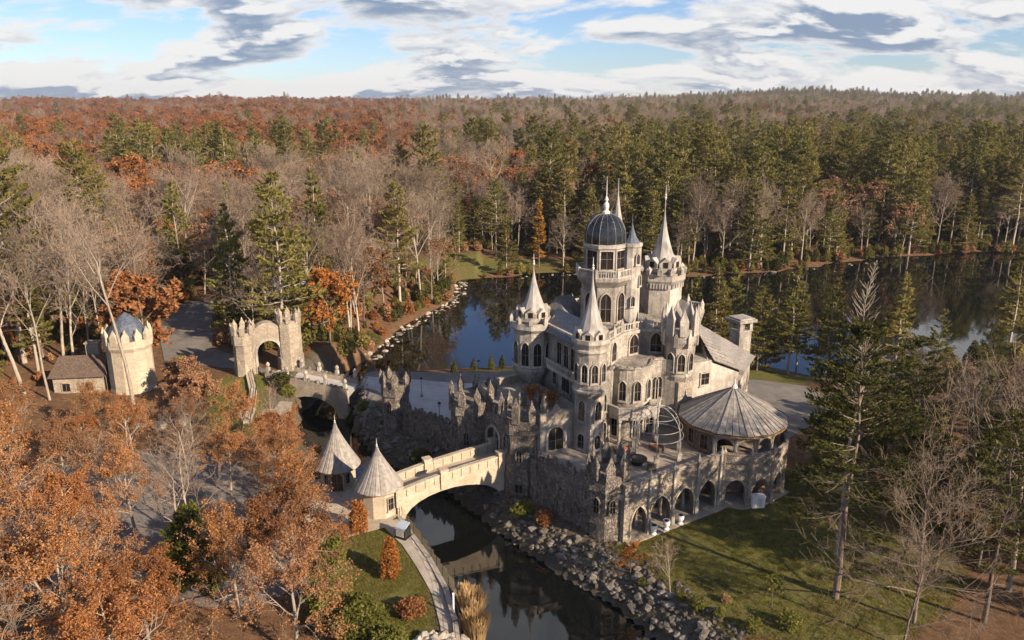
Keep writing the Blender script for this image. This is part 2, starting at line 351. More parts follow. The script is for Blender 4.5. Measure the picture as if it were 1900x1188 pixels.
_wc = {}
def window_meshes(w, h, style, frame, depth=0.16, fw=None):
    key = (w, h, style, frame)
    if key in _wc: return _wc[key]
    fw = fw or max(0.11, w * 0.14); w *= 1.14; h *= 1.08
    k = 0.55 if style == 'pointed' else 0.0
    def outline(hw, base, spring, rise):
        if style == 'rect': return [(-hw, base), (hw, base), (hw, spring + rise), (-hw, spring + rise)]
        pts = [(-hw, base), (hw, base)]
        for i in range(9):
            t = math.cos(math.pi * i / 8); pts.append((hw * t, spring + rise * archf(t, k)))
        return pts
    rise = 0.75 * w if style == 'pointed' else (0.5 * w if style == 'round' else 0.2)
    spring = h - rise
    inn = outline(w / 2, 0, spring, rise); out = outline(w / 2 + fw, -fw, spring, rise + fw)
    mb = MB(); n = len(inn)
    vs = [(x, -depth, z) for x, z in out] + [(x, -depth, z) for x, z in inn] + [(x, 0.05, z) for x, z in out] + [(x, 0.05, z) for x, z in inn]
    fs = []
    for i in range(n):
        j = (i + 1) % n
        fs += [(i, j, n + j, n + i), (2 * n + i, 2 * n + j, j, i), (n + i, n + j, 3 * n + j, 3 * n + i)]
    mb.add(vs, fs)
    mb.box((0, -depth * 0.62, -fw - 0.06), (w + 3.2 * fw, depth * 1.3, 0.13))
    mb.box((0, -0.06, h * 0.46), (0.05, 0.05, h * 0.9), 0, 1)
    if h > 1.4: mb.box((0, -0.058, spring * 0.62), (w, 0.045, 0.045), 0, 1)
    fm = mb.mesh('window', [frame, 'dome_lead'])
    pm = MB().add([(x, -0.035, z) for x, z in inn], [tuple(range(n))]).mesh('pane', 'window_glass')
    _wc[key] = (fm, pm); return fm, pm
def window(parent, x, y, z, ang, w=0.8, h=2.0, style='pointed', frame='pale_trim', name='window'):
    """ang: outward direction of the wall in degrees; x, y on the wall face; z the foot of the opening"""
    fm, pm = window_meshes(w, h, style, frame)
    o = put(name, fm, parent, (x, y, z), R(ang + 90))
    p = put('pane', pm, o, M=WM[o]); return o
def wall_pt(p0, p1, t):
    return p0[0] + (p1[0] - p0[0]) * t, p0[1] + (p1[1] - p0[1]) * t
def wall_ang(p0, p1):      # outward normal to the right of p0 -> p1
    return math.degrees(math.atan2(-(p1[0] - p0[0]), (p1[1] - p0[1])))
def window_on(parent, p0, p1, t, z, w=0.8, h=2.0, style='pointed', frame='pale_trim', name='window'):
    x, y = wall_pt(p0, p1, t); return window(parent, x, y, z, wall_ang(p0, p1), w, h, style, frame, name)
def spire_profile(r0, z0, z1, power=2.0, n=10, tip=0.05):
    return [(max(tip, r0 * (1 - i / n) ** power), z0 + (z1 - z0) * i / n) for i in range(n + 1)]
def finial(mb, x, y, z, h, r=0.16, mi=0):
    mb.lathe([(r * .4, -0.1), (r, h * .1), (r * .35, h * .2), (r * .8, h * .3), (r * .25, h * .4), (r * .2, h * .7), (0.02, h)], (x, y, z), 8, mi=mi)
_pin = {}
def pinnacle_mesh(w, h, mat, d=None):
    """a slab-like merlon that ends in a point"""
    key = (w, h, mat, d)
    if key not in _pin:
        d = d or w; mb = MB(); a, b = w / 2, d / 2; hb = h * 0.55
        vs = [(-a, -b, 0), (a, -b, 0), (a, b, 0), (-a, b, 0), (-a * 1.12, -b * 1.1, hb), (a * 1.12, -b * 1.1, hb), (a * 1.12, b * 1.1, hb), (-a * 1.12, b * 1.1, hb),
              (-a * .5, -b * .6, h * .76), (a * .5, -b * .6, h * .76), (a * .5, b * .6, h * .76), (-a * .5, b * .6, h * .76), (0, 0, h)]
        fs = [(3, 2, 1, 0)]
        for q in (0, 4): fs += [(q + i, q + (i + 1) % 4, q + 4 + (i + 1) % 4, q + 4 + i) for i in range(4)]
        fs += [(8 + i, 8 + (i + 1) % 4, 12) for i in range(4)]
        _pin[key] = mb.add(vs, fs).mesh('pinnacle', mat)
    return _pin[key]
def ring_pinnacles(parent, c, r, z, n, w, h, mat, a0=0.0, d=None, vary=0.12, name='pinnacle'):
    me = pinnacle_mesh(w, h, mat, d)
    for i in range(n):
        a = a0 + 2 * math.pi * i / n
        put(name, me, parent, (c[0] + r * math.cos(a), c[1] + r * math.sin(a), z), a + math.pi / 2, (1, 1, 1 + rng.uniform(-vary, vary)))
def balustrade(mb, pts, z, h=0.95, closed=False, gap=0.42, mi=0):
    P_ = [Vector(p) for p in pts] + ([Vector(pts[0])] if closed else [])
    for a, b in zip(P_[:-1], P_[1:]):
        d = b - a; L = d.length; an = math.atan2(d.y, d.x); m = (a + b) / 2
        mb.box((m.x, m.y, z + h - 0.07), (L, 0.26, 0.14), an, mi); mb.box((m.x, m.y, z + 0.07), (L, 0.22, 0.14), an, mi)
        for i in range(1, max(2, int(L / gap))):
            q = a + d * (i / max(2, int(L / gap))); mb.box((q.x, q.y, z + h / 2), (0.13, 0.13, h - 0.24), an, mi)
    for p in (P_[:-1] if closed else P_): mb.box((p.x, p.y, z + (h + 0.12) / 2), (0.3, 0.3, h + 0.12), 0.3, mi)
def ngon(c, r, n, a0=0.0):
    return [(c[0] + r * math.cos(a0 + 2 * math.pi * i / n), c[1] + r * math.sin(a0 + 2 * math.pi * i / n)) for i in range(n)]
# ------------------------------------------------------------------ the land
WATER_Z = -3.0
WATER = [(4, 44), (-2.0, 56), (-3.5, 61.8), (-4.6, 66), (-6.6, 71.4), (-9.2, 76.6), (-11.2, 81.0), (-14.5, 86.5), (-25.5, 96.1), (-30.8, 103.8), (-33.2, 111), (-33.8, 117),
         (-32.5, 124), (-32.5, 134), (-28.1, 143.5), (-24.0, 167.4), (-14.8, 189.3), (-14.7, 207.2), (-15, 212.5), (0, 217.4), (15.7, 222.5), (34, 219), (53.7, 217.4),
         (70.1, 221), (88.4, 228.6), (109.8, 240.9), (130.7, 248.9), (150.2, 252.6), (169, 254.5), (300, 262), (300, 200), (150, 172), (105.2, 153.3), (74.7, 136.6), (59.6, 132),
         (54.8, 135), (46.9, 142.0), (20, 140), (0.5, 140.3), (-10.1, 139.1), (-22.9, 136.6), (-26.4, 131), (-26.6, 121.8), (-23.7, 109.6), (-18.9, 100.3), (-9.1, 92.3),
         (-5.0, 86.0), (0, 79.0), (5.3, 72.3), (10.0, 67.7), (13.6, 61.8), (20, 50), (22, 44)]
LAWN = [(9.5, 73.5), (12.5, 74.5), (24.5, 82), (32, 83), (34, 88), (40, 92), (48, 82), (44, 66), (34, 58), (26, 57), (18, 60), (13, 67)]
LEFT_LAWN = [(-16, 78), (-12.8, 76.2), (-10.8, 73), (-8.4, 69), (-6.6, 64), (-5.3, 59), (-12, 55), (-18, 60), (-20, 70)]
FAR_MEADOW = [(-30, 214), (-16, 214), (-5, 220), (14, 225), (20, 240), (-6, 240), (-28, 230)]
SHORE_GRASS = [(-22, 128), (-10, 134), (20, 137), (48, 136), (60, 128), (46, 121), (15, 127), (0, 126)]
LEFT_GRASS = [(-41, 98), (-35, 100), (-37, 112), (-41, 121), (-48, 118), (-46, 106)]
POINTS = np.array([(12, 70, 0), (25, 72, 0), (35, 62, -.2), (45, 80, .2), (30, 60, 0), (16, 66, -.1), (12, 76, 0), (22, 82, 0), (30, 84, 0), (60, 60, .5), (60, 90, .8), (80, 70, 1),
    (-10, 73, 0), (-6, 62, -.3), (-12, 66, 0), (-15, 77, 0), (-20, 80, 0), (-21, 87, 0), (-26, 84, .1), (-32, 84, .3), (-40, 80, .6), (-52, 85, .9), (-24, 66, .2), (-30, 58, .4), (-60, 65, 1), (-16, 58, 0),
    (-38, 105, 1.0), (-42, 112, 1.4), (-43, 121, 2.3), (-37, 124, 2.3), (-60, 115, 1.5), (-76, 108, 2), (-65, 150, 3.5), (-52, 150, 3), (-45, 135, 2.6), (-90, 130, 3),
    (-20, 115, 1), (-10, 108, 1), (0, 120, 1), (15, 125, .6), (40, 118, .8), (45, 128, -.3), (30, 132, -.6), (-5, 132, 0), (40, 105, .9), (40, 95, .5), (-14, 98, .4), (-3, 90, .4), (3, 83, -.2),
    (-20, 228, .5), (50, 230, .5), (100, 250, .5), (150, 265, .5), (-32, 170, 1.5), (-50, 185, 3), (70, 125, .2), (100, 140, .3), (140, 150, 1), (-30, 200, 1.5), (5, 228, .2), (200, 280, 1), (-100, 200, 5), (-150, 150, 5), (120, 90, 2)], float)
def poly_sd(x, y, poly):
    """signed distance to a polygon, negative inside"""
    x = np.asarray(x, float); y = np.asarray(y, float); d = np.full(x.shape, 1e18); ins = np.zeros(x.shape, bool)
    n = len(poly)
    for i in range(n):
        x0, y0 = poly[i]; x1, y1 = poly[(i + 1) % n]; ex, ey = x1 - x0, y1 - y0
        t = np.clip(((x - x0) * ex + (y - y0) * ey) / (ex * ex + ey * ey), 0, 1)
        d = np.minimum(d, (x - x0 - t * ex) ** 2 + (y - y0 - t * ey) ** 2)
        c = ((y0 > y) != (y1 > y)); ins ^= c & (x < ex * (y - y0) / (ey if ey else 1e-9) + x0)
    d = np.sqrt(d); return np.where(ins, -d, d)
def sstep(a, b, v):
    t = np.clip((v - a) / (b - a), 0, 1); return t * t * (3 - 2 * t)
def height(x, y):
    x = np.asarray(x, float); y = np.asarray(y, float); sh = x.shape; x = x.ravel(); y = y.ravel()
    num = np.zeros_like(x); den = np.zeros_like(x)
    for px, py, pz in POINTS:
        w = 1 / (((x - px) ** 2 + (y - py) ** 2) + 4) ** 1.5; num += w * pz; den += w
    z = num / den
    r = np.hypot(x, y)
    far = sstep(250, 1000, r) * (1 + sstep(900, 2200, r))
    hill = 9 * sstep(350, 1300, r) + 21 * sstep(1300, 2800, r) + 22 * np.exp(-((x - 900) / 420) ** 2 - ((y - 2450) / 350) ** 2) + 7 * np.exp(-((x + 800) / 500) ** 2 - ((y - 2500) / 300) ** 2) + 6 * np.exp(-((x - 420) / 260) ** 2 - ((y - 1150) / 160) ** 2) + 8 * np.exp(-((x + 350) / 300) ** 2 - ((y - 1500) / 200) ** 2)
    roll = 3.5 * np.sin(x * .011 + 1.2) * np.cos(y * .009) + 2.4 * np.sin(x * .023 + y * .017) + 1.5 * np.sin(x * .05 - y * .031)
    near_r = sstep(90, 300, np.hypot(x, y - 100))
    z = z + hill + roll * (0.25 * near_r + 0.75 * far) * near_r
    z = z - 60 * sstep(2950, 4200, r)
    d = poly_sd(x, y, WATER)
    edge = np.where((y < 90) & (x > -3), 4.5, 2.6)
    lake = np.where(x > -24, sstep(124, 132, y), sstep(138, 150, y)) ; slow = .16 * sstep(-.6, 1, d / 2.2) + .84 * sstep(0, 1, d / np.where(x < -10, 20.0, np.where(y < 180, 14.0, 45.0))); rise = sstep(-0.6, 1, d / edge) * (1 - lake) + slow * lake
    z = np.where(d > 0, -3.35 + (z + 3.35) * rise, -3.35 - 1.2 * sstep(0, 4, -d))
    return z.reshape(sh)
def hz(x, y): return float(height(np.array([x]), np.array([y]))[0])

def axis(a, b, step, lo, hi, g=1.09):
    mid = list(np.arange(a, b + step / 2, step)); st = step; v = b; up = []
    while v < hi: st = min(st * g, 60); v += st; up.append(v)
    st = step; v = a; dn = []
    while v > lo: st = min(st * g, 60); v -= st; dn.append(v)
    return np.array(dn[::-1] + mid + up)
def grid_mesh(name, xs, ys, zfun, mat):
    X, Y = np.meshgrid(xs, ys); Z = zfun(X, Y); nx, ny = len(xs), len(ys)
    me = bpy.data.meshes.new(name); me.vertices.add(nx * ny)
    me.vertices.foreach_set('co', np.stack([X, Y, Z], -1).astype(np.float32).ravel())
    i = np.arange(nx * ny).reshape(ny, nx); q = np.stack([i[:-1, :-1], i[:-1, 1:], i[1:, 1:], i[1:, :-1]], -1).reshape(-1, 4)
    me.loops.add(q.size); me.polygons.add(len(q)); me.loops.foreach_set('vertex_index', q.ravel().astype(np.int32))
    me.polygons.foreach_set('loop_start', (np.arange(len(q)) * 4).astype(np.int32)); me.polygons.foreach_set('loop_total', np.full(len(q), 4, np.int32))
    me.polygons.foreach_set('use_smooth', np.ones(len(q), bool)); me.materials.append(MATS[mat]); me.update(); me.validate()
    return me, X, Y, Z
xs = axis(-66, 60, 0.9, -3600, 3600); ys = axis(52, 150, 0.9, -80, 4300)
gm, GX, GY, GZ = grid_mesh('ground', xs, ys, height, 'ground')
lawn = np.maximum.reduce([sstep(1.2, -1.2, poly_sd(GX, GY, p)) for p in (LAWN, LEFT_LAWN, FAR_MEADOW, SHORE_GRASS, LEFT_GRASS)])
wd = poly_sd(GX, GY, WATER)
bankm = sstep(5.5, 2.0, wd) * sstep(140, 128, GY)
zone = np.stack([np.zeros_like(lawn), lawn * (1 - bankm), bankm, np.ones_like(lawn)], -1).reshape(-1, 4)
ca = gm.color_attributes.new('zone', 'FLOAT_COLOR', 'POINT'); ca.data.foreach_set('color', zone.astype(np.float32).ravel())
tag(put('ground', gm), 'autumn ground of leaf litter, lawn and earth banks', kind='structure')
wm_, *_ = grid_mesh('water', np.linspace(-60, 320, 40), np.linspace(20, 300, 30), lambda X, Y: np.full(X.shape, WATER_Z), 'water')
tag(put('water', wm_), 'dark still water of the moat and the lake', kind='structure')

def drape(name, poly, mat, dz, label, step=0.8, zfix=None):
    x0, x1 = min(p[0] for p in poly), max(p[0] for p in poly); y0, y1 = min(p[1] for p in poly), max(p[1] for p in poly)
    import bmesh
    bm = bmesh.new(); vs = [bm.verts.new((x, y, 0)) for x, y in poly]; bm.faces.new(vs)
    for ax, lo, hi in ((0, x0, x1), (1, y0, y1)):
        t = lo + step
        while t < hi:
            co = (t, 0, 0) if ax == 0 else (0, t, 0); no = (1, 0, 0) if ax == 0 else (0, 1, 0)
            bmesh.ops.bisect_plane(bm, geom=bm.verts[:] + bm.edges[:] + bm.faces[:], plane_co=co, plane_no=no); t += step
    bm.normal_update()
    if sum(f.normal.z for f in bm.faces) < 0: bmesh.ops.reverse_faces(bm, faces=bm.faces)
    a = np.array([v.co for v in bm.verts]); z = height(a[:, 0], a[:, 1]) if zfix is None else np.full(len(a), zfix)
    for v, zz in zip(bm.verts, z): v.co.z = zz + dz
    me = bpy.data.meshes.new(name); bm.to_mesh(me); bm.free(); me.materials.append(MATS[mat])
    return tag(put(name, me), label, kind='structure')
drape('car_park', [(-64, 70), (-52, 66), (-40, 62), (-24, 62), (-19.5, 66), (-22, 73), (-27, 81), (-31, 88), (-38, 93), (-50, 94), (-62, 86)], 'asphalt', 0.08, 'grey asphalt car park under the russet oaks')
drape('plaza', [(-25.5, 80), (-25, 86.5), (-21, 91), (-15.8, 86.4), (-12.3, 80.5), (-14, 76.4), (-18, 74.2), (-21, 75.5)], 'plaza_paving', 0.09, 'stone plaza in front of the two conical gatehouses')
drape('footpath', [(-14.5, 77.2), (-12.6, 78.4), (-10.9, 75), (-8.6, 70.6), (-6.4, 65.4), (-5.1, 60.5), (-4.6, 57), (-5.9, 56), (-6.4, 60), (-7.6, 64.6), (-9.6, 69.0), (-11.6, 73), (-13.2, 75.2)], 'concrete_path', 0.10, 'concrete footpath curving along the moat')
drape('forest_road', [(-60, 128), (-63, 134), (-69, 146), (-72, 156), (-70, 166), (-62, 178), (-57, 176), (-64, 163), (-62, 156), (-58, 146), (-54, 134), (-44, 126), (-41.5, 123.2), (-39, 122), (-41, 121)], 'asphalt', 0.10, 'grey driveway leading out of the woods to the stone gateway')
drape('driveway', [(-28, 117.2), (-26.8, 122.0), (-22, 125.5), (-8, 127), (10, 124.5), (24, 122.5), (38, 123), (48, 120), (50, 112), (44, 104), (37, 98), (34, 102), (32, 112), (20, 113), (4, 114), (-8, 117), (-14, 114.5), (-20, 113), (-22, 107), (-23.6, 113)], 'asphalt', 0.09, 'grey driveway round the back of the castle')
drape('courtyard', [(-21.5, 116), (-26, 119), (-24, 122), (-18, 121.5), (-6, 119.5), (4, 116.5), (4, 113), (-4, 108), (-6.4, 98), (-10, 98.5), (-14.6, 103.5), (-16.4, 108.5), (-19.5, 113.5)], 'courtyard_paving', 0.13, 'pale paved courtyard behind the rough stone rampart')
# ------------------------------------------------------------------ castle
TZ = 5.5      # terrace level
B = (9.0, 85.0); A = (2.8, 98.5); D = (20.8, 92.8); G = (11.8, 98.0); HT = (15.1, 97.6); E_ = (20.2, 103.2)
castle = empty('castle', (12, 96, 0), 'pale stone fairytale castle with spires, glazed dome and pinnacled turrets on the terrace', 'castle')
K = castle
body = [(9.4, 87.9), (11.0, 88.2), (13.6, 92.5), (16.8, 94.6), (19.6, 94.0), (23.5, 96.0), (26.0, 103.5), (14, 110.5), (4.0, 101), (4.3, 97.6)]
mb = MB(); mb.prism(body, 0.0, 17.6); build(mb, 'keep_wall', 'keep_stone', K)
# lower curved front between the two front turrets
front = [(9.6, 85.6), (11.6, 87.2), (12.0, 88.5)] + [(14.4 + 2.6 * math.cos(a), 90.4 + 2.3 * math.sin(a)) for a in np.linspace(R(-145), R(-5), 8)] + [(17.4, 91.6), (18.6, 92.0), (20.2, 91.2), (21.5, 93.5), (17, 95.2), (12, 93), (9, 88)]
mb = MB(); mb.prism(front, 0.0, 14.4)
for a, b in zip(front[:13], front[1:13]):
    d = Vector(b) - Vector(a); m = (Vector(a) + Vector(b)) / 2; mb.box((m.x, m.y, 14.45), (d.length + .15, .42, .24), math.atan2(d.y, d.x))
build(mb, 'front_wall', 'keep_stone', K)
# cornice and roof terrace of the keep
mb = MB()
for a, b in zip(body, body[1:] + body[:1]):
    d = Vector(b) - Vector(a); m = (Vector(a) + Vector(b)) / 2; mb.box((m.x, m.y, 17.45), (d.length + .5, 0.7, 0.42), math.atan2(d.y, d.x))
build(mb, 'cornice', 'pale_trim', K)
mb = MB(); balustrade(mb, [(p[0], p[1]) for p in body[:9]], 17.7, 0.95); build(mb, 'balustrade', 'pale_trim', K)
lr0, lr1 = Vector(body[9]), Vector(body[0]); lo_ = Vector(((lr1 - lr0).y, -(lr1 - lr0).x)).normalized()
mb = MB(); mb.add([(*(lr0 + lo_ * .9), 16.9), (*(lr1 + lo_ * .9), 16.9), (*(lr1 - lo_ * 1.8), 19.2), (*(lr0 - lo_ * 1.8), 19.2), (*(lr0 + lo_ * .9), 16.75), (*(lr1 + lo_ * .9), 16.75), (*(lr1 - lo_ * 1.8), 17.5), (*(lr0 - lo_ * 1.8), 17.5)], [(0, 1, 2, 3), (4, 7, 6, 5), (0, 4, 5, 1), (2, 6, 7, 3), (1, 5, 6, 2), (3, 7, 4, 0)]); build(mb, 'lean_to_roof', 'blue_slate', K)
pm = pinnacle_mesh(0.42, 1.9, 'pale_trim')
for a, b in zip(body[:8], body[1:9]):
    n = max(1, int((Vector(b) - Vector(a)).length / 1.9))
    for i in range(n):
        p = Vector(a).lerp(Vector(b), i / n); put('pinnacle', pm, K, (p.x, p.y, 17.65), rng.random(), (1, 1, rng.uniform(.75, 1.15)))
# steep grey roof with gablets behind the far-left turret
mb = MB(); q = [(3.4, 99.5), (7.6, 96.0), (10.0, 101.5), (6.6, 103.5)]
mb.add([(*q[0], 17.6), (*q[1], 17.6), (*q[2], 17.6), (*q[3], 17.6), (5.9, 99.6, 20.4), (7.9, 101.2, 20.4)], [(0, 1, 5, 4), (2, 3, 4, 5), (1, 2, 5), (3, 0, 4)])
build(mb, 'roof', 'dark_lead', K)
mb = MB(); mb.add([(14.6, 104, 17.6), (25, 99, 17.6), (25.4, 103, 17.6), (15.2, 109, 17.6), (18, 105.5, 19.4), (23, 102.2, 19.4)], [(0, 1, 5, 4), (2, 3, 4, 5), (1, 2, 5), (3, 0, 4)])
build(mb, 'roof', 'dark_lead', K)

def crowned_spire(c, r, z0, ztop, seg, power, nm='spire', gables=8, rim=0.4, a0=0.0, fin=1.4, mat='lead_roof', brim=1.16):
    """flared crown, a ring of little gables and a hollow-sided spire"""
    mb = MB(); mb.lathe([(r * 0.98, -0.55), (r * brim, -0.05), (r * brim, rim), (r * 1.02, rim + .02), (r * 1.0, rim - .25)], (c[0], c[1], z0), seg, a0); build(mb, 'crown', 'pale_trim', K)
    mb = MB(); prof = [(r * 1.0, z0 - .1)] + [(max(.05, r * .93 * (1 - i / 12) ** power), z0 + .25 + (ztop - z0 - fin) * i / 12) for i in range(13)]
    mb.lathe(prof, (c[0], c[1], 0), seg, a0)
    sp = build(mb, nm, mat, K)
    mb = MB(); finial(mb, c[0], c[1], ztop - fin - .05, fin, 0.17); build(mb, 'finial', 'pale_metal', sp)
    gme = ('gable', round(r, 1))
    if gme not in _pin:
        g = MB(); w = r * .33; h = r * .62; dd = r * .5
        g.add([(-w, 0, 0), (w, 0, 0), (w, 0, h * .55), (0, 0, h), (-w, 0, h * .55), (-w, dd, 0), (w, dd, 0), (w, dd, h * .55), (0, dd * 1.3, h), (-w, dd, h * .55)],
              [(0, 1, 2, 3, 4), (1, 6, 7, 2), (5, 0, 4, 9), (2, 7, 8, 3), (4, 3, 8, 9)])
        g.box((0, -.02, h * .42), (w * .8, .05, h * .5), 0, 1)
        _pin[gme] = g.mesh('gablet', ['pale_trim', 'window_glass'])
    for i in range(gables):
        a = a0 + 2 * math.pi * (i + .5) / gables
        put('gablet', _pin[gme], sp, (c[0] + r * .97 * math.cos(a), c[1] + r * .97 * math.sin(a), z0 + rim * .6), a + math.pi / 2)
    return sp
# front turret: corbelled drum over a square pier
mb = MB(); mb.prism([(7.3, 85.2), (9.0, 83.3), (10.6, 84.4), (11.2, 88), (8, 88.5)], 0.0, 13.2); build(mb, 'turret_pier', 'keep_stone', K)
mb = MB(); mb.lathe([(0.35, 10.9), (0.9, 11.6), (1.75, 12.6), (1.95, 12.9), (1.95, 13.1), (1.88, 13.2), (1.88, 18.7)], (*B, 0), 10, 0.1); build(mb, 'turret_wall', 'keep_stone', K)
mb = MB(); mb.lathe([(1.9, 0), (2.12, .12), (2.12, .3), (1.9, .4)], (*B, 13.0), 10, 0.1); build(mb, 'string_course', 'pale_trim', K); mb = MB(); mb.lathe([(1.9, 0), (2.1, .2), (2.1, .4), (1.9, .5)], (*B, 17.7), 10, 0.1); build(mb, 'string_course', 'pale_trim', K)
crowned_spire(B, 1.95, 19.0, 28.6, 10, 1.75, a0=.1)
for a in (-152, -116, -80, -44): window(K, B[0] + 1.80 * math.cos(R(a)), B[1] + 1.80 * math.sin(R(a)), 14.4, a, .62, 2.0)
window(K, 8.15, 84.25, 9.4, -131, .85, 2.3); window(K, 8.15, 84.25, 5.9, -131, .95, 1.7, 'round'); window(K, 9.85, 83.87, 9.6, -55, .8, 2.2); window(K, 9.85, 83.87, 6.0, -55, .75, 1.6, 'round')
# far-left turret
mb = MB(); mb.lathe([(1.5, 6.0), (1.6, 9.2), (2.55, 10.9), (2.75, 11.3), (2.75, 11.6), (2.6, 11.7), (2.6, 16.6)], (*A, 0), 10, 0.2); build(mb, 'turret_wall', 'keep_stone', K)
mb = MB(); mb.lathe([(2.6, 0), (3.1, .5), (3.1, 1.3), (2.75, 1.3), (2.75, 1.0)], (*A, 16.4), 10, 0.2); build(mb, 'turret_parapet', 'pale_trim', K)
crowned_spire(A, 2.25, 17.9, 26.4, 10, 1.7, a0=.2, brim=1.08)
ring_pinnacles(K, A, 2.92, 17.6, 10, .5, 1.0, 'pale_trim', .2)
for a in (-151, -115, -79, -43): window(K, A[0] + 2.48 * math.cos(R(a)), A[1] + 2.48 * math.sin(R(a)), 12.0, a, .92, 2.9)
# right turret with tall merlons
mb = MB(); mb.prism([(19.2, 92.6), (20.6, 90.9), (22.6, 92.0), (22.9, 95), (19.4, 95)], 0.0, 11.6); build(mb, 'turret_pier', 'arcade_stone', K)
mb = MB(); mb.lathe([(1.0, 10.6), (1.5, 11.3), (1.85, 12.0), (1.95, 12.3), (1.8, 12.5), (1.8, 15.9), (2.2, 16.7), (2.2, 18.4), (1.9, 18.4), (1.9, 17.8)], (*D, 0), 8, R(22.5)); build(mb, 'turret_wall', 'keep_stone', K)
ring_pinnacles(K, D, 2.08, 17.6, 8, .95, 3.6, 'pale_trim', 0, .45, .08)
ring_pinnacles(K, D, 2.12, 16.2, 8, .5, 2.2, 'pale_trim', R(22.5), .35, .08)
for a in (-135, -90, -45, 0): window(K, D[0] + 1.68 * math.cos(R(a)), D[1] + 1.68 * math.sin(R(a)), 13.0, a, .78, 2.1)
# dome tower
mb = MB(); mb.lathe([(2.95, 15.5), (2.95, 22.6), (3.3, 23.0), (3.75, 23.5), (3.75, 23.9)], (*G, 0), 8, R(22.5)); build(mb, 'tower_wall', 'keep_stone', K)
mb = MB(); balustrade(mb, ngon(G, 3.6, 8, R(22.5)), 23.9, 1.0, True, .3); build(mb, 'balustrade', 'pale_trim', K)
mb = MB(); mb.lathe([(2.6, 23.8), (2.6, 27.3), (2.95, 27.5), (2.95, 27.9), (2.6, 28.0)], (*G, 0), 8, R(22.5)); build(mb, 'tower_wall', 'pale_trim', K)
for i in range(8):
    a = -180 + 45 * i
    if -170 < a < 20 or a == -180:
        window(K, G[0] + 2.74 * math.cos(R(a)), G[1] + 2.74 * math.sin(R(a)), 18.2, a, 1.15, 3.4)
        window(K, G[0] + 2.41 * math.cos(R(a)), G[1] + 2.41 * math.sin(R(a)), 24.9, a, 1.35, 2.1, 'rect')
dome_prof = [(2.6, 28.0), (2.62, 28.6)] + [(2.62 * math.cos(math.pi / 2 * i / 10) ** .85, 28.6 + 3.0 * math.sin(math.pi / 2 * i / 10)) for i in range(1, 10)] + [(.25, 31.65)]
for i in range(8):      # each glazed gore of the dome is a pane of its own
    mb = MB(); mb.lathe(dome_prof, (*G, 0), 2, R(22.5 + 45 * i), sweep=R(45)); build(mb, 'dome_panel', 'dome_glass', K, True)
for i in range(16):
    a = R(22.5 + 22.5 * i); mb = MB(); mb.tube([(G[0] + r * math.cos(a) * 1.01, G[1] + r * math.sin(a) * 1.01, z) for r, z in dome_prof], .045 if i % 2 == 0 else .022, 5); build(mb, 'dome_rib', 'dome_lead', K)
mb = MB()
for r, z in (dome_prof[1], dome_prof[4], dome_prof[6]): mb.lathe([(r - .03, z - .04), (r + .06, z), (r - .03, z + .05)], (*G, 0), 8, R(22.5))
build(mb, 'dome_hoop', 'dome_lead', K)
mb = MB(); mb.lathe([(.55, 31.4), (.5, 31.8), (.25, 32.0), (.36, 32.4), (.36, 32.7), (.15, 33.0), (.26, 33.3), (.07, 33.7), (.05, 34.9), (.015, 36.2)], (*G, 0), 10); build(mb, 'finial', 'pale_metal', K)
# stair tower with a dark cone
mb = MB(); mb.lathe([(1.3, 15), (1.3, 27.4), (1.42, 27.6), (1.42, 27.9), (1.2, 28)], (*HT, 0), 12); build(mb, 'stair_tower', 'pale_trim', K)
mb = MB(); mb.lathe([(1.1, 27.9), (.6, 28.7), (.25, 29.6), (.06, 30.4), (.02, 31.6)], (*HT, 0), 10); build(mb, 'spire', 'blue_slate', K)
for a, z in ((-60, 25.4), (-35, 22.6), (-80, 20)): window(K, HT[0] + 1.3 * math.cos(R(a)), HT[1] + 1.3 * math.sin(R(a)), z, a, .42, 1.2)
# needle turret behind the dome
NT = (14.0, 103.6); mb = MB(); mb.lathe([(1.2, 15), (1.2, 27.0), (1.4, 27.3)], (*NT, 0), 10); build(mb, 'turret_wall', 'keep_stone', K)
mb = MB(); mb.lathe(spire_profile(1.35, 27.3, 35.4, 1.9), (*NT, 0), 8); build(mb, 'spire', 'lead_roof', K)
# tall six-sided tower
mb = MB(); mb.lathe([(2.75, 12), (2.75, 21.6), (3.15, 22.2), (3.15, 23.2), (2.7, 23.2), (2.7, 22.9)], (*E_, 0), 6, R(-15)); build(mb, 'tower_wall', 'pale_trim', K)
for i in range(6):
    for t in np.linspace(.08, .92, 7):
        p0 = Vector(ngon(E_, 2.78, 6, R(-15))[i]); p1 = Vector(ngon(E_, 2.78, 6, R(-15))[(i + 1) % 6]); p = p0.lerp(p1, t); an = math.atan2((p1 - p0).y, (p1 - p0).x)
        key = 'corbel'
        if key not in _pin: _pin[key] = MB().box((0, -.1, 0), (.22, .32, .62)).mesh('corbel', 'pale_trim')
        put('corbel', _pin[key], K, (p.x, p.y, 21.5), an)
crowned_spire(E_, 2.45, 23.4, 34.6, 8, 2.1, a0=R(22.5), rim=.5, brim=1.12, fin=1.8)
ring_pinnacles(K, E_, 2.95, 23.1, 12, .6, 1.1, 'pale_trim', R(-15))
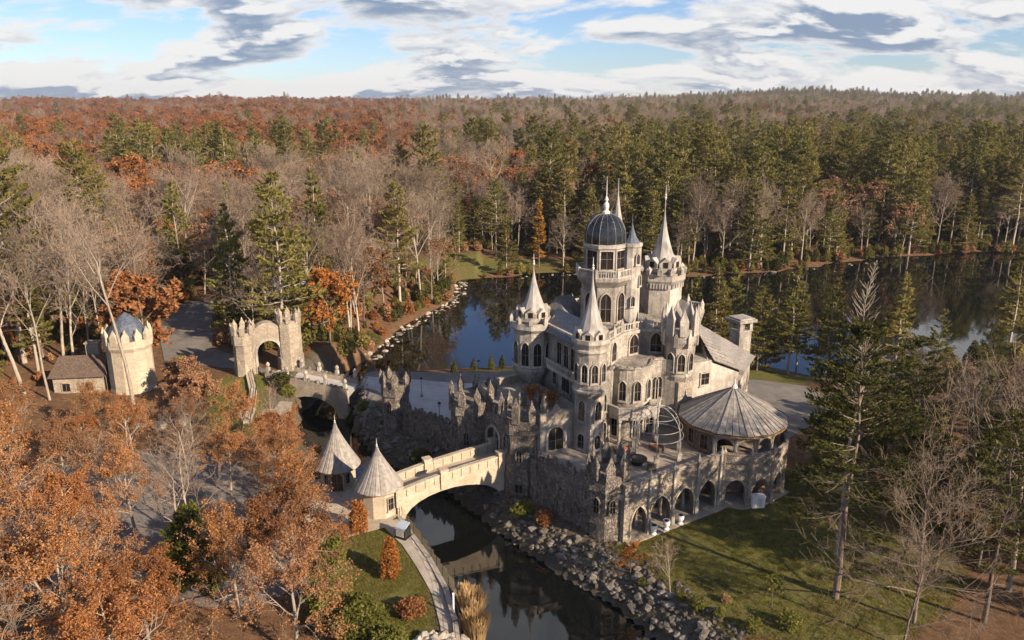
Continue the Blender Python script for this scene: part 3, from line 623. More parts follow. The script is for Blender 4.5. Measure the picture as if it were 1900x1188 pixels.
# windows of the keep
window_on(K, body[9], body[0], .35, 13.0, 1.0, 2.6, 'rect'); window_on(K, body[9], body[0], .5, 13.0, 1.0, 2.6, 'rect'); window_on(K, body[9], body[0], .65, 13.0, 1.0, 2.6, 'rect')
window_on(K, body[9], body[0], .5, 9.7, 1.7, 2.6, 'rect', name='door'); window_on(K, body[9], body[0], .25, 9.9, .8, 1.8)
mb = MB(); p0, p1 = Vector(body[9]).lerp(Vector(body[0]), .22), Vector(body[9]).lerp(Vector(body[0]), .8); n_ = Vector(((p1 - p0).y, -(p1 - p0).x)).normalized() * 1.1
mb.prism([tuple(p0), tuple(p1), tuple(p1 + n_), tuple(p0 + n_)], 12.2, 12.5); balustrade(mb, [tuple(p0 + n_ * .93), tuple(p1 + n_ * .93)], 12.5, .9); build(mb, 'balcony', 'pale_trim', K)
for i, t in ((1, .5), (2, .5), (3, .5)): window_on(K, body[i], body[i + 1], t, 14.6, 1.2, 2.3)
mb = MB(); a_, b_ = Vector(body[0]).lerp(Vector(body[1]), .15), Vector(body[1]); n_ = Vector(((b_ - a_).y, -(b_ - a_).x)).normalized() * 1.6
mb.add([(*a_, 16.9), (*b_, 16.9), (*(b_ + n_), 16.2), (*(a_ + n_), 16.2), (*a_, 16.7), (*b_, 16.7), (*(b_ + n_), 16.05), (*(a_ + n_), 16.05)], [(0, 3, 2, 1), (4, 5, 6, 7), (3, 7, 6, 2), (0, 4, 7, 3), (1, 2, 6, 5)])
build(mb, 'awning_roof', 'lead_roof', K)
for i, t, z, w, h in ((4, .5, 10.3, .72, 2.3), (6, .5, 10.3, .72, 2.3), (8, .5, 10.3, .72, 2.3), (10, .5, 9.2, .75, 2.7), (11, .3, 9.2, .75, 2.7), (11, .75, 9.2, .75, 2.7), (0, .6, 9.6, .72, 2.1), (0, .4, 12.4, .7, 1.3)): window_on(K, front[i], front[i + 1], t, z, w, h)
for i, t, w, h, nm in ((3, .5, .7, 2.3, 'door'), (6, .5, .75, 2.5, 'door'), (8, .5, .7, 2.3, 'door'), (11, .3, .8, 2.3, 'window'), (11, .78, .8, 2.3, 'window'), (0, .6, .9, 2.4, 'door')): window_on(K, front[i], front[i + 1], t, 5.6, w, h, 'round', name=nm)
# balcony over the terrace
bc = (14.9, 89.6); oct_ = [(11.3, 87.4), (12.6, 86.0), (15.0, 85.9), (17.3, 87.2), (18.1, 89.4), (17.2, 91.4), (13.2, 90.6)]
mb = MB(); mb.prism(oct_, 8.7, 9.1); build(mb, 'balcony_floor', 'pale_trim', K)
mb = MB()
for a, b in zip(oct_[:5], oct_[1:5]):
    d = Vector(b) - Vector(a); m = (Vector(a) + Vector(b)) / 2; mb.box((m.x, m.y, 9.65), (d.length, .22, 1.1), math.atan2(d.y, d.x)); mb.box((m.x, m.y, 10.25), (d.length + .1, .36, .14), math.atan2(d.y, d.x))
build(mb, 'balcony_parapet', 'pale_trim', K)
for p in oct_[:5]:
    mb = MB(); mb.lathe([(.32, 0), (.32, .2), (.2, .3), (.17, 2.6), (.3, 2.9), (.3, 3.2)], (p[0] + (bc[0] - p[0]) * .08, p[1] + (bc[1] - p[1]) * .08, 5.5), 10); build(mb, 'column', 'pale_trim', K)
# right wing with a shingled roof, and its chimney
wing = [(22.4, 93.4), (29.9, 97.4), (35.6, 110.8), (29.0, 114.6), (23.5, 104)]
mb = MB(); mb.prism(wing, 0, 8.4); mb.add([(25.0, 94.6, 8), (29.9, 97.35, 8), (29.9, 97.35, 10.9), (25.0, 94.6, 13.2), (25.0, 99, 8), (30.6, 99.6, 8), (30.6, 99.6, 10.7), (25, 99, 15)], [(0, 1, 2, 3), (1, 5, 6, 2), (3, 2, 6, 7), (4, 0, 3, 7)]); build(mb, 'wing_wall', 'pale_trim', K)
mb = MB(); mb.prism([(22.3, 93.1), (25.6, 94.7), (25.9, 97.5), (23, 98)], 0, 13.3); build(mb, 'wing_block', 'pale_trim', K)
rt0, rt1 = Vector((24.2, 98.6, 16.2)), Vector((24.0, 106, 16.2)); re0, re1, re2 = Vector((25.7, 94.4, 13.3)), Vector((30.6, 97.2, 10.8)), Vector((36.4, 111.2, 8.3)); re3 = Vector((28.6, 115.2, 8.3))
def roof_courses(a0, a1, b0, b1, n):
    """one roof plane as overlapping shingle courses, eave a to ridge b"""
    for i in range(n):
        f0, f1 = i / n, (i + 1) / n; p = [a0.lerp(b0, f0), a1.lerp(b1, f0), a1.lerp(b1, f1), a0.lerp(b0, f1)]
        up = (p[1] - p[0]).cross(p[3] - p[0]).normalized(); up = up if up.z > 0 else -up; q = [p[0] + up * .13, p[1] + up * .13, p[2] + up * .02, p[3] + up * .02]
        build(MB().add([*p, *q], [(4, 5, 6, 7), (0, 1, 5, 4), (1, 2, 6, 5), (3, 0, 4, 7), (3, 2, 1, 0)]), 'shingle_course', 'shingle_roof', wr_)
wr_ = put('wing_roof', MB().add([rt0, rt1, re0, re1, re2, re3], [(2, 3, 0), (3, 4, 1, 0), (4, 5, 1)]).mesh('wing_roof', 'shingle_roof'), K)
roof_courses(re1, re2, rt0, rt1, 12); roof_courses(re0, re1, rt0, rt0, 8); roof_courses(re2, re3, rt1, rt1, 8)
mb = MB(); mb.box((35.0, 114.8, 5.8), (2.3, 2.3, 11.6), R(25)); ch = build(mb, 'chimney', 'keep_stone', K)
mb = MB(); mb.box((35.0, 114.8, 13.1), (3.3, 3.3, .42), R(25)); mb.box((35.0, 114.8, 13.4), (2.7, 2.7, .22), R(25)); mb.box((35.0, 114.8, 12.3), (1.0, 1.0, 1.3), R(25)); mb.box((35.0, 114.8, 11.55), (2.6, 2.6, .2), R(25))
for i in range(4): a = R(25 + 45 + 90 * i); mb.box((35 + 1.35 * math.cos(a), 114.8 + 1.35 * math.sin(a), 12.25), (.55, .55, 1.4), R(25))
build(mb, 'chimney_cap', 'pale_trim', ch)
window(K, 24.6, 94.2, 10.2, wall_ang((22.3, 93.1), (25.6, 94.7)), 1.1, 1.4, 'rect'); window_on(K, wing[1], wing[2], .2, 5.9, 1.0, 1.8, 'rect'); window_on(K, wing[1], wing[2], .5, 5.0, 1.0, 1.8); window_on(K, wing[1], wing[2], .75, 5.0, 1.0, 1.8)

# the low left wing with the arched door; its flat roof is a second terrace
lw = [(3.3, 83.9), (8.0, 86.0), (8.8, 88), (2.6, 99), (-4.0, 94.6), (-2.6, 90.5), (1.2, 88.6)]
mb = MB(); mb.prism(lw, 0, 9.2); build(mb, 'low_wing_wall', 'pale_trim', K)
mb = MB()
for a, b in ((lw[0], lw[1]), (lw[3], lw[4]), (lw[4], lw[5])):
    d = Vector(b) - Vector(a); m = (Vector(a) + Vector(b)) / 2; mb.box((m.x, m.y, 9.65), (d.length + .2, .4, 1.1), math.atan2(d.y, d.x)); mb.box((m.x, m.y, 10.25), (d.length + .3, .55, .16), math.atan2(d.y, d.x)); build(mb, 'parapet', 'gate_stone', K); mb = MB()
window_on(K, lw[0], lw[1], .38, 5.55, 1.75, 2.7, 'round', 'pale_trim', 'door')
gm_ = MB(); gm_.add([(-.7, 0, 0), (.7, 0, 0), (0, 0, 1.1), (-.7, .4, 0), (.7, .4, 0), (0, .4, 1.1)], [(0, 1, 2), (1, 4, 5, 2), (3, 0, 2, 5), (4, 3, 5)])
x_, y_ = wall_pt(lw[0], lw[1], .4); build(gm_, 'gablet', 'gate_stone', K, loc=(x_ + .1, y_ - .2, 10.2), rz=R(wall_ang(lw[0], lw[1]) + 90))
mb = MB(); mb.prism([(1.0, 90.0), (8.2, 88.0), (2.8, 97), (-2.5, 93.5)], 9.2, 9.26); build(mb, 'roof_terrace', 'terrace_paving', K)

# ------------------------------------------------------------------ terrace with its arcade
A0, A1 = (11.6, 73.7), (24.3, 81.9); PC = (26.5, 87.5)
terr = empty('terrace', (18, 82, 0), 'raised stone terrace with a row of pointed arches facing the lawn', 'terrace')
disc = [(PC[0] + 6.3 * math.cos(a), PC[1] + 6.3 * math.sin(a)) for a in np.linspace(R(-111), R(30), 16)]
tp = [(9.4, 74.6), A0, A1] + disc + [(23.5, 97), (18, 92.5), (12, 90), (8.6, 87.5), (3.3, 84.6), (2.6, 84.0)]
mb = MB(); mb.prism(tp, 4.85, TZ); build(mb, 'terrace_floor', 'terrace_paving', terr)
path, L = straight(A0, A1)
mb = MB()
arch_wall(mb, path, L, 0, 5.45, .55, [(2.1, 2.1, 0, 1.7, 2.0, .5), (5.15, 3.0, 0, 1.8, 2.2, .35), (8.75, 3.0, 0, 1.8, 2.2, .35), (12.3, 2.7, 0, 1.8, 2.1, .35)])
build(mb, 'arcade_wall', 'arcade_stone', terr)
path2, L2 = arcpath(PC, 6.15, R(-111), R(25)); mb = MB()
n2 = 5; arch_wall(mb, path2, L2, 0, 5.45, .5, [((i + .5) * L2 / n2, 2.15, 0, 1.9, 1.5, .35) for i in range(n2)], .6)
build(mb, 'arcade_wall', 'arcade_stone', terr)
mb = MB(); arch_wall(mb, lambda s, o: path(s, o + .12), L, 5.45, 6.55, .4); arch_wall(mb, lambda s, o: path(s, o + .12), L, 6.55, 6.7, .6); arch_wall(mb, lambda s, o: path(s, o + .2), L, 4.9, 5.15, .35)
build(mb, 'parapet', 'arcade_stone', terr); mb = MB(); arch_wall(mb, lambda s, o: path2(s, o + .3), L2, 5.5, 6.5, .35, (), .6); arch_wall(mb, lambda s, o: path2(s, o + .3), L2, 6.5, 6.64, .55, (), .6)
build(mb, 'parapet', 'arcade_stone', terr)
for s, c_ in ((2.1, 2.1), (5.15, 3.0), (8.75, 3.0), (12.3, 2.7)):      # pale voussoir rims round the arches
    mb = MB(); arch_wall(mb, lambda q, o: path(q + s - c_ / 2 - .22, o + .06), c_ + .44, .14, lambda q: (1.75 if c_ > 2.2 else 1.65) + (2.45 if c_ > 2.2 else 2.25) * archf(max(-1, min(1, (q - c_ / 2 - .22) / (c_ / 2 + .23))), .38), .62, [(c_ / 2 + .22, c_, 0, 1.8 if c_ > 2.2 else 1.7, 2.2 if c_ == 3.0 else (2.1 if c_ > 2.2 else 2.0), .35 if c_ > 2.2 else .5)], .3); build(mb, 'arch_rim', 'bridge_stone', terr)
for s in (3.42, 6.95, 10.6, 14.2):       # slim buttress piers with pointed caps
    p = path(s, .4); mb = MB(); an = math.atan2(A1[1] - A0[1], A1[0] - A0[0])
    mb.box((p.x, p.y, 1.0), (.5, .36, 2.0), an); mb.box((p.x, p.y, 4.3), (.3, .3, 4.7), an); mb.lathe([(.24, 0), (.27, .16), (.14, .5), (.02, .95)], (p.x, p.y, 6.65), 6); build(mb, 'buttress', 'pale_trim', terr)
pI = lambda q: path(q, -1.6)
for q in (5.15, 8.75, 12.3, 3.4, 7.0, 10.5):
    p = pI(q); mb = MB(); mb.lathe([(.3, .14), (.3, .4), (.2, .5), (.19, 4.2), (.3, 4.6), (.3, 4.88)], (p.x, p.y, 0), 8); build(mb, 'inner_column', 'pale_trim', terr)
for i in range(n2 + 1):
    p = path2(min(L2, max(0, i * L2 / n2)), .35); mb = MB(); mb.lathe([(.36, 0), (.36, .4), (.24, .55), (.22, 3.6), (.28, 4), (.24, 5.2), (.22, 6.7), (.27, 6.8), (.03, 7.4)], (p.x, p.y, 0), 8); build(mb, 'buttress', 'arcade_stone', terr)
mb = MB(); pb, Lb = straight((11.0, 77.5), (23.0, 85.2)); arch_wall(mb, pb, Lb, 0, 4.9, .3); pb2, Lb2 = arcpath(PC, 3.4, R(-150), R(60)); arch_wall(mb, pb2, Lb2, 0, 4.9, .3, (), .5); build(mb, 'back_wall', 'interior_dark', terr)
mb = MB(); mb.prism([(A0[0] + .6, A0[1] - 1.0), (A1[0] + .6, A1[1] - 1.0), (A1[0] + 2, A1[1] - 1.6), (29.5, 81.5), (33.2, 84.5), (31.0, 88), (23, 86), (11, 78)], -.15, .14); build(mb, 'arcade_floor', 'plaza_paving', terr)

# ------------------------------------------------------------------ round pavilion on the terrace
pav = empty('pavilion', (*PC, TZ), 'round open pavilion with a wide grey conical roof at the end of the terrace', 'pavilion')
NF, NK = 12, 4; ez, az, er = 8.75, 12.35, 6.45
for f in range(NF):            # twelve flat facets, four ribbed panels on each
    c0, c1 = (Vector((er * math.cos(2 * math.pi * (f + q) / NF), er * math.sin(2 * math.pi * (f + q) / NF), ez)) for q in (0, 1)); t0 = Vector((0, 0, az))
    for k in range(NK):
        a, b = c0.lerp(c1, k / NK + .012), c0.lerp(c1, (k + 1) / NK - .012); ta, tb = t0.lerp(a, .05), t0.lerp(b, .05); up = Vector((0, 0, .06)); lip = (b - a) * .1
        vs = [a, b, tb, ta, a + up * 1.8, a + lip + up, b + up, tb + up, ta + up]
        build(MB().add(vs, [(0, 1, 6, 5, 4), (4, 5, 8), (5, 6, 7, 8), (1, 2, 7, 6), (3, 0, 4, 8), (3, 2, 1, 0)]), 'roof_panel', 'shingle_roof', pav, loc=(*PC, 0))
    build(MB().tube([c0 + Vector((0, 0, .08)), t0 + Vector((0, 0, .06))], .07, 5), 'roof_ridge', 'dark_lead', pav, loc=(*PC, 0))
mb = MB(); mb.lathe([(er - .1, ez - .14), (er - .1, ez - .3), (er - .5, ez - .3), (er - .5, ez - .14)], (*PC, 0), 40); build(mb, 'eaves_beam', 'timber', pav)
mb = MB(); mb.lathe([(.4, -.1), (.3, .2), (.12, .35), (.05, 1.0)], (*PC, az), 8); build(mb, 'finial', 'pale_metal', pav)
pp, Lp = arcpath(PC, 5.45, R(-125), R(75)); na = 8; mb = MB()
arch_wall(mb, pp, Lp, TZ, ez - .1, .3, [((i + .5) * Lp / na, Lp / na - .5, TZ, 7.0, .95, .0) for i in range(na)], .6); build(mb, 'arcade_frame', 'gate_stone', pav)
for i in range(na + 1):
    p = pp(i * Lp / na, .05); mb = MB(); mb.lathe([(.34, 0), (.34, .25), (.2, .4), (.18, 2.0), (.32, 2.4)], (p.x, p.y, TZ), 8); build(mb, 'column', 'pale_trim', pav)
mb = MB(); pw, Lw = arcpath(PC, 5.3, R(75), R(235)); arch_wall(mb, pw, Lw, TZ, ez - .1, .4, (), .6); build(mb, 'rear_wall', 'rubble_stone', pav)
for a in (150, 175, 200, 222): window(pav, PC[0] + 5.5 * math.cos(R(a)), PC[1] + 5.5 * math.sin(R(a)), TZ + .6, a, .9, 1.6, 'rect', 'timber')
mb = MB(); mb.lathe([(1.3, TZ), (1.3, TZ + .9), (1.5, TZ + .9), (1.5, TZ + 1.05)], (*PC, 0), 16); build(mb, 'bar_counter', 'timber', pav)

# ------------------------------------------------------------------ rough stone towers and ramparts
slate_v = []
for i in range(5):
    r_ = random.Random(i); w, d, h = r_.uniform(.42, .62), r_.uniform(.24, .36), r_.uniform(1.1, 1.7); mb = MB()
    j = lambda s=.07: r_.uniform(-s, s)
    vs = [(x * w / 2 + j(), y * d / 2 + j(.03), z) for z in (0, h * .65) for x, y in ((-1, -1), (1, -1), (1, 1), (-1, 1))] + [(x * w * .3 + j(), y * d * .4, h + j(.15)) for x, y in ((-1, -1), (1, -1), (1, 1), (-1, 1))]
    fs = [(3, 2, 1, 0), (8, 9, 10, 11)] + [(q + k, q + (k + 1) % 4, q + 4 + (k + 1) % 4, q + 4 + k) for q in (0, 4) for k in range(4)]
    slate_v.append(mb.add(vs, fs).mesh('stone', 'rubble_stone'))
def rough_wall(mb, pts, z0, z1, amp, seed, closed=True, mi=0, row=.75):
    """an outline raised course by course with each stone pushed in or out a little"""
    r_ = random.Random(seed); P_ = [Vector(p) for p in pts]; n = len(P_); fine = []; step = .8
    for i in range(n if closed else n - 1):
        a, b = P_[i], P_[(i + 1) % n]; k = max(1, int((b - a).length / step)); fine += [a.lerp(b, t / k) for t in range(k)]
    if not closed: fine.append(P_[-1])
    c = sum(fine, Vector((0, 0))) / len(fine); nr = max(2, int((z1 - z0) / row)); m = len(fine); vs = []; fs = []
    for q in range(nr + 1):
        zt = z0 + (z1 - z0) * q / nr
        for p in fine:
            o = (p - c).normalized() * r_.uniform(-amp, amp); zz = zt + (r_.uniform(-.2, .2) if 0 < q < nr else r_.uniform(-.12, .12) * (q == nr)); vs.append((p.x + o.x, p.y + o.y, zz))
    for q in range(nr):
        for i in range(m):
            k = (i + 1) % m; fs.append((q * m + i, q * m + k, (q + 1) * m + k, (q + 1) * m + i))
    fs.append(tuple(nr * m + i for i in range(m))); mb.add(vs, fs, mi); return fine
def stone_tower(c, r, z0, z1, n, spikes, sh, label, a0=0.0, mat='rubble_stone', flare=1.1, wins=(), batter=1.0, sw=.8, name='stone_tower', group=None, roof=None):
    t = empty(name, (c[0], c[1], z0), label, 'tower', group)
    mb = MB(); seg = ngon(c, r, n, a0)
    zc_ = z1 - 1.6; rough_wall(mb, ngon(c, r * batter, n, a0), z0, z0 + 1.2, .12, len(label) * 7); rough_wall(mb, seg, z0 + .9, zc_, .12, len(label)); rough_wall(mb, ngon(c, r * flare, n, a0), zc_ - .1, z1, .12, len(label) + 3)
    build(mb, 'tower_wall', mat, t)
    me = pinnacle_mesh(sw, sh, mat, sw * .55)
    for i in range(spikes):
        a = a0 + 2 * math.pi * i / spikes; rr = r * flare * .93
        put('pinnacle', me, t, (c[0] + rr * math.cos(a), c[1] + rr * math.sin(a), z1 - .3), a + math.pi / 2 + rng.uniform(-.15, .15), (rng.uniform(.85, 1.15), 1, rng.uniform(.85, 1.2)))
    for (a, z, w, h, st) in wins:
        rr = r * math.cos(math.pi / n) + .1; window(t, c[0] + rr * math.cos(R(a)), c[1] + rr * math.sin(R(a)), z, a, w, h, st, mat)
    return t
T1, T2, BL, CT = (1.35, 86.4), (-5.0, 92.6), (-16.4, 103.2), (10.2, 75.6)
t1 = stone_tower(T1, 2.6, -2.6, 9.4, 8, 9, 2.8, 'rugged dark stone tower beside the bridge gate, nearest the lawn', R(10), wins=((-102, 4.2, .55, 1.5, 'pointed'), (-102, .3, .8, 1.0, 'rect'), (-147, 5.6, .5, 1.4, 'pointed')))
t2 = stone_tower(T2, 2.75, -1.5, 9.2, 8, 9, 2.6, 'rugged dark stone tower on the courtyard side of the bridge gate', R(5), wins=((-105, 3.6, .6, 1.6, 'pointed'), (-150, 4.4, .5, 1.4, 'pointed')))
stone_tower(BL, 1.95, -1.6, 7.3, 7, 7, 2.4, 'slim rough stone tower at the far end of the rampart', R(20), wins=((-110, 3.2, .5, 1.6, 'pointed'),))
stone_tower(CT, 2.05, -1.6, 7.4, 7, 8, 2.9, 'rugged stone corner tower where rampart and arcade meet above the lawn', R(0), wins=((-131, 3.2, .55, 1.6, 'pointed'), (-80, 3.4, .5, 1.4, 'pointed')))
def rampart(p0, p1, z0, za, zb, thick, label, slates, seed):
    t = empty('rampart', (p0[0], p0[1], 0), label, 'rampart'); p0v, p1v = Vector(p0), Vector(p1); d = (p1v - p0v); L = d.length; u = d.normalized(); nrm = Vector((u.y, -u.x)); an = math.atan2(u.y, u.x)
    mb = MB(); r_ = random.Random(seed); nx = int(L / .7); nz = 8; vs = []; fs = []
    for k in range(nz + 1):
        for i in range(nx + 1):
            s = L * i / nx; zt = za + (zb - za) * i / nx; p = p0v + u * s + nrm * (thick / 2 + r_.uniform(-.15, .15)); vs.append((p.x, p.y, z0 + (zt - z0) * k / nz + (r_.uniform(-.2, .2) if 0 < k < nz else 0)))
    m = nx + 1
    for k in range(nz):
        for i in range(nx): fs.append((k * m + i, k * m + i + 1, (k + 1) * m + i + 1, (k + 1) * m + i))
    mb.add(vs, fs); pth, _ = straight(p0, p1); arch_wall(mb, lambda s, o: pth(s, o - .12), L, z0, lambda s: za + (zb - za) * s / L, thick)
    build(mb, 'rampart_wall', 'rubble_stone', t)
    for i in range(slates):           # upright slabs set along the top
        s = L * (i + .5) / slates; p = p0v + u * s + nrm * rng.uniform(-.1, .2); z = za + (zb - za) * s / L
        put('stone', slate_v[i % 5], t, (p.x, p.y, z - .45), an + rng.uniform(-.2, .2), (1, 1, rng.uniform(.8, 1.25)))
    for i in range(slates * 4):       # rough blocks standing proud of the face
        s = rng.uniform(.3, L - .3); z = rng.uniform(z0 + .6, za - 1.2); p = p0v + u * s + nrm * (thick / 2 + .02)
        put('stone', slate_v[rng.randrange(5)], t, (p.x, p.y, z), an + rng.uniform(-.15, .15), (rng.uniform(.8, 1.4), 1, rng.uniform(.5, .9)))
    return t
rampart((2.6, 84.0), (9.0, 75.6), -2.2, 4.9, 5.9, 1.0, 'rough stone rampart with upright slabs between bridge tower and corner tower', 17, 3)
rampart((-14.9, 101.6), (-7.0, 94.6), -1.8, 3.6, 4.2, .9, 'rough stone rampart with upright slabs along the courtyard', 16, 5)
# gate between the two bridge towers
gate = empty('castle_gate', (-1.8, 89.5, 3), 'arched stone gate at the castle end of the main bridge', 'gate')
gp, GL_ = straight((-3.6, 91.2), (-.2, 87.2)); mb = MB(); arch_wall(mb, gp, GL_, 0, 8.3, .9, [(GL_ / 2 - .1, 2.3, 3.3, 5.3, 1.25, .2)]); build(mb, 'gate_wall', 'rubble_stone', gate)
mb = MB(); arch_wall(mb, lambda s, o: gp(s + GL_ / 2 - 1.5, o + .1), 2.8, 3.3, lambda s: 5.3 + 1.6 * archf((s - 1.4) / 1.45, .2), .95, [(1.4, 2.3, 3.3, 5.3, 1.25, .2)], .3); build(mb, 'arch_surround', 'pale_trim', gate)
mb = MB(); q = gp(GL_ / 2 + .75, -.3); mb.box((q.x, q.y, 4.5), (.12, 1.9, 2.4), R(60)); build(mb, 'gate_leaf', 'wood_door', gate)
for i in range(5): p = gp(.4 + i * GL_ / 5.5, 0); put('pinnacle', pinnacle_mesh(.6, 1.5, 'rubble_stone', .4), gate, (p.x, p.y, 8.2), R(-50))

# ------------------------------------------------------------------ main bridge and the conical gatehouses
br = empty('stone_bridge', (-7, 83, 0), 'pale stone arch bridge crossing the moat to the castle gate', 'bridge')
N0, N1 = (-13.0, 79.4), (-1.0, 85.7); bd = (Vector(N1) - Vector(N0)).normalized(); bn = Vector((-bd.y, bd.x)); BW = 3.7
F0, F1 = Vector(N0) + bn * BW, Vector(N1) + bn * BW + bd * .8
def btop(L): return lambda s: 2.9 + 1.55 * (s / L) ** .9 + .25 * math.sin(math.pi * s / L)
for nm, a, b in (('near', N0, N1), ('far', tuple(F0), tuple(F1))):
    pth, L = straight(a, b); t_ = btop(L); arch = [(6.9, 12.2, -4, -.9, 2.75, 0.0)]
    mb = MB(); arch_wall(mb, pth, L, -3.8, lambda s: t_(s) - 1.05, .5, arch, .8); build(mb, 'side_wall', 'bridge_stone', br)
    n = 12
    for i in range(n):           # parapet blocks between the posts
        s0, s1 = L * i / n + .04, L * (i + 1) / n - .04; vs = []
        for s, o in ((s0, -.19), (s1, -.19), (s1, .19), (s0, .19)): vs.append((*pth(s, o), t_(s) - 1.06))
        for s, o in ((s0, -.19), (s1, -.19), (s1, .19), (s0, .19)): vs.append((*pth(s, o), t_(s) - .12 + rng.uniform(-.04, .04)))
        build(MB().add(vs, [(3, 2, 1, 0), (4, 5, 6, 7), (0, 1, 5, 4), (1, 2, 6, 5), (2, 3, 7, 6), (3, 0, 4, 7)]), 'parapet_block', 'bridge_stone', br)
    for i in range(n):
        s0, s1 = L * i / n, L * (i + 1) / n - .015; vs = []
        for dz in (-.13, 0.02):
            for s, o in ((s0, -.29), (s1, -.29), (s1, .29), (s0, .29)): vs.append((*pth(s, o), t_(s) + dz))
        build(MB().add(vs, [(3, 2, 1, 0), (4, 5, 6, 7), (0, 1, 5, 4), (1, 2, 6, 5), (2, 3, 7, 6), (3, 0, 4, 7)]), 'coping_stone', 'bridge_stone', br)
    for s in (.25, L * .42, L * .97) if nm == 'near' else (.25, L * .36, L * .97):
        p = pth(s, .03); put('pier', MB().box((0, 0, 0), (.85, .8, 2.3)).box((0, 0, 1.2), (1.05, 1.0, .2)).mesh('pier', 'bridge_stone'), br, (p.x, p.y, t_(s) - .75), math.atan2(bd.y, bd.x))
pth, L = straight(N0, N1); t_ = btop(L); mb = MB(); vs = []; fs = []; n = 14
for i in range(n + 1):
    s = L * i / n * 1.06 - .35
    for o in (-.2, -BW + .2): vs += [(*pth(s, o), t_(max(0, min(L, s))) - 1.15)]
    for o in (-.2, -BW + .2): vs += [(*pth(s, o), max(-3.5, min(t_(max(0, min(L, s))) - 1.6, -.9 + 2.75 * archf(max(-1, min(1, (s - 6.9) / 6.1)), 0))))]
for i in range(n): a, b = 4 * i, 4 * i + 4; fs += [(a, b, b + 1, a + 1), (a + 2, a + 3, b + 3, b + 2)]
mb.add(vs, fs); build(mb, 'deck', 'plaza_paving', br)

def gatehouse(c, wr, z0, ez, er, apex, label, door_a, wins, n=26):
    g = empty('gatehouse', (c[0], c[1], z0), label, 'gatehouse', 'conical gatehouses at the bridge')
    mb = MB(); mb.lathe([(wr * 1.03, z0 - 1.2), (wr * 1.03, z0 + .3), (wr, z0 + .35), (wr, ez + .25)], (*c, 0), 10, R(9)); build(mb, 'wall', 'bridge_stone', g)
    pm_ = MB(); h_ = math.pi / n * .985; rows = 7; prof = [(max(.05, er * ((1 - i / rows) ** 1.22)), (ez - .1) + (apex - ez + .1) * i / rows) for i in range(rows + 1)]
    vs = []; fs = []
    for r_, z in prof:
        for a, k in ((-h_, 0), (-h_ * .55, .05), (h_ * .55, .05), (h_, 0)): vs.append(((r_ + k) * math.cos(a), (r_ + k) * math.sin(a), z))
    for i in range(rows): 
        for k in range(3): fs.append((i * 4 + k, i * 4 + k + 1, i * 4 + k + 5, i * 4 + k + 4))
    me = pm_.add(vs, fs).mesh('roof_panel', 'shingle_roof')
    for i in range(n): put('roof_panel', me, g, (*c, 0), 2 * math.pi * i / n)
    mb = MB(); mb.lathe([(er - .05, ez - .12), (er - .05, ez - .25), (wr - .1, ez - .05)], (*c, 0), 26); build(mb, 'soffit', 'timber', g)
    mb = MB(); finial(mb, c[0], c[1], apex - .15, 1.0, .13); build(mb, 'finial', 'pale_metal', g)
    wa = wr * math.cos(math.pi / 10) + .03
    if door_a is not None: 
        fm, _p = window_meshes(1.15, 2.2, 'round', 'gate_stone'); dm = bpy.data.meshes.get('gate_door')
        o = put('door', fm, g, (c[0] + wa * math.cos(R(door_a)), c[1] + wa * math.sin(R(door_a)), z0 + .12), R(door_a + 90))
        leaf = _p.copy(); leaf.name = 'door_leaf'; leaf.materials.clear(); leaf.materials.append(MATS['wood_door']); put('door_leaf', leaf, o, M=WM[o])
    for a, z, w, h in wins: window(g, c[0] + wa * math.cos(R(a)), c[1] + wa * math.sin(R(a)), z, a, w, h, 'rect', 'gate_stone')
    return g
gatehouse((-15.1, 80.2), 2.15, -.4, 3.45, 2.75, 8.1, 'conical-roofed stone gatehouse attached to the near end of the bridge', None, ((-45, 1.0, .6, 1.3),))
gatehouse((-21.2, 86.7), 2.1, 0.0, 2.85, 2.75, 8.2, 'conical-roofed stone gatehouse with a wooden door set back on the plaza', -81, ((-117, .9, .5, 1.2), (-45, .9, .5, 1.2)))

# ------------------------------------------------------------------ gateway arch, back bridge and far round tower
gw = empty('gateway', (-40, 122, 2), 'weathered stone gateway with two spiked towers at the woodland edge', 'gateway')
GA, GB = (-43.4, 120.6), (-36.9, 123.9); gp2, GL2 = straight(GA, GB)
mb = MB(); arch_wall(mb, gp2, GL2, .5, lambda s: 9.0 + 1.7 * math.sin(math.pi * max(0, min(1, (s - .8) / (GL2 - 1.6)))), 1.6, [(GL2 / 2 + .1, 3.6, 2.0, 5.8, 1.85, 0.0)], .5); build(mb, 'arch_wall', 'gate_stone', gw)
mb = MB(); arch_wall(mb, lambda s, o: gp2(s + GL2 / 2 - 2.1, o), 4.4, 2.0, lambda s: 5.8 + 2.3 * archf((s - 2.2) / 2.22, 0), 1.85, [(2.2, 3.6, 2.0, 5.8, 1.85, 0.0)], .3); build(mb, 'arch_surround', 'pale_trim', gw)
for c, zt, r_, bt, sd_ in ((GA, 9.4, 1.65, 1.0, 5), (GB, 10.6, 1.75, 1.25, 6)):
    mb = MB(); rough_wall(mb, ngon(c, r_ * bt, 8, .3), .5, 4.5, .06, sd_); rough_wall(mb, ngon(c, r_ * (1 + (bt - 1) * .5), 8, .3), 4.3, zt - 1.8, .06, sd_ + 1); rough_wall(mb, ngon(c, r_ * 1.14, 8, .3), zt - 1.9, zt, .06, sd_ + 2); build(mb, 'tower_wall', 'gate_stone', gw)
    for i in range(8):
        a = .3 + math.pi / 4 * i; put('pinnacle', pinnacle_mesh(.75, 2.1, 'gate_stone', .45), gw, (c[0] + r_ * 1.05 * math.cos(a), c[1] + r_ * 1.05 * math.sin(a), zt - .2), a + math.pi / 2, (1, 1, rng.uniform(.85, 1.15)))
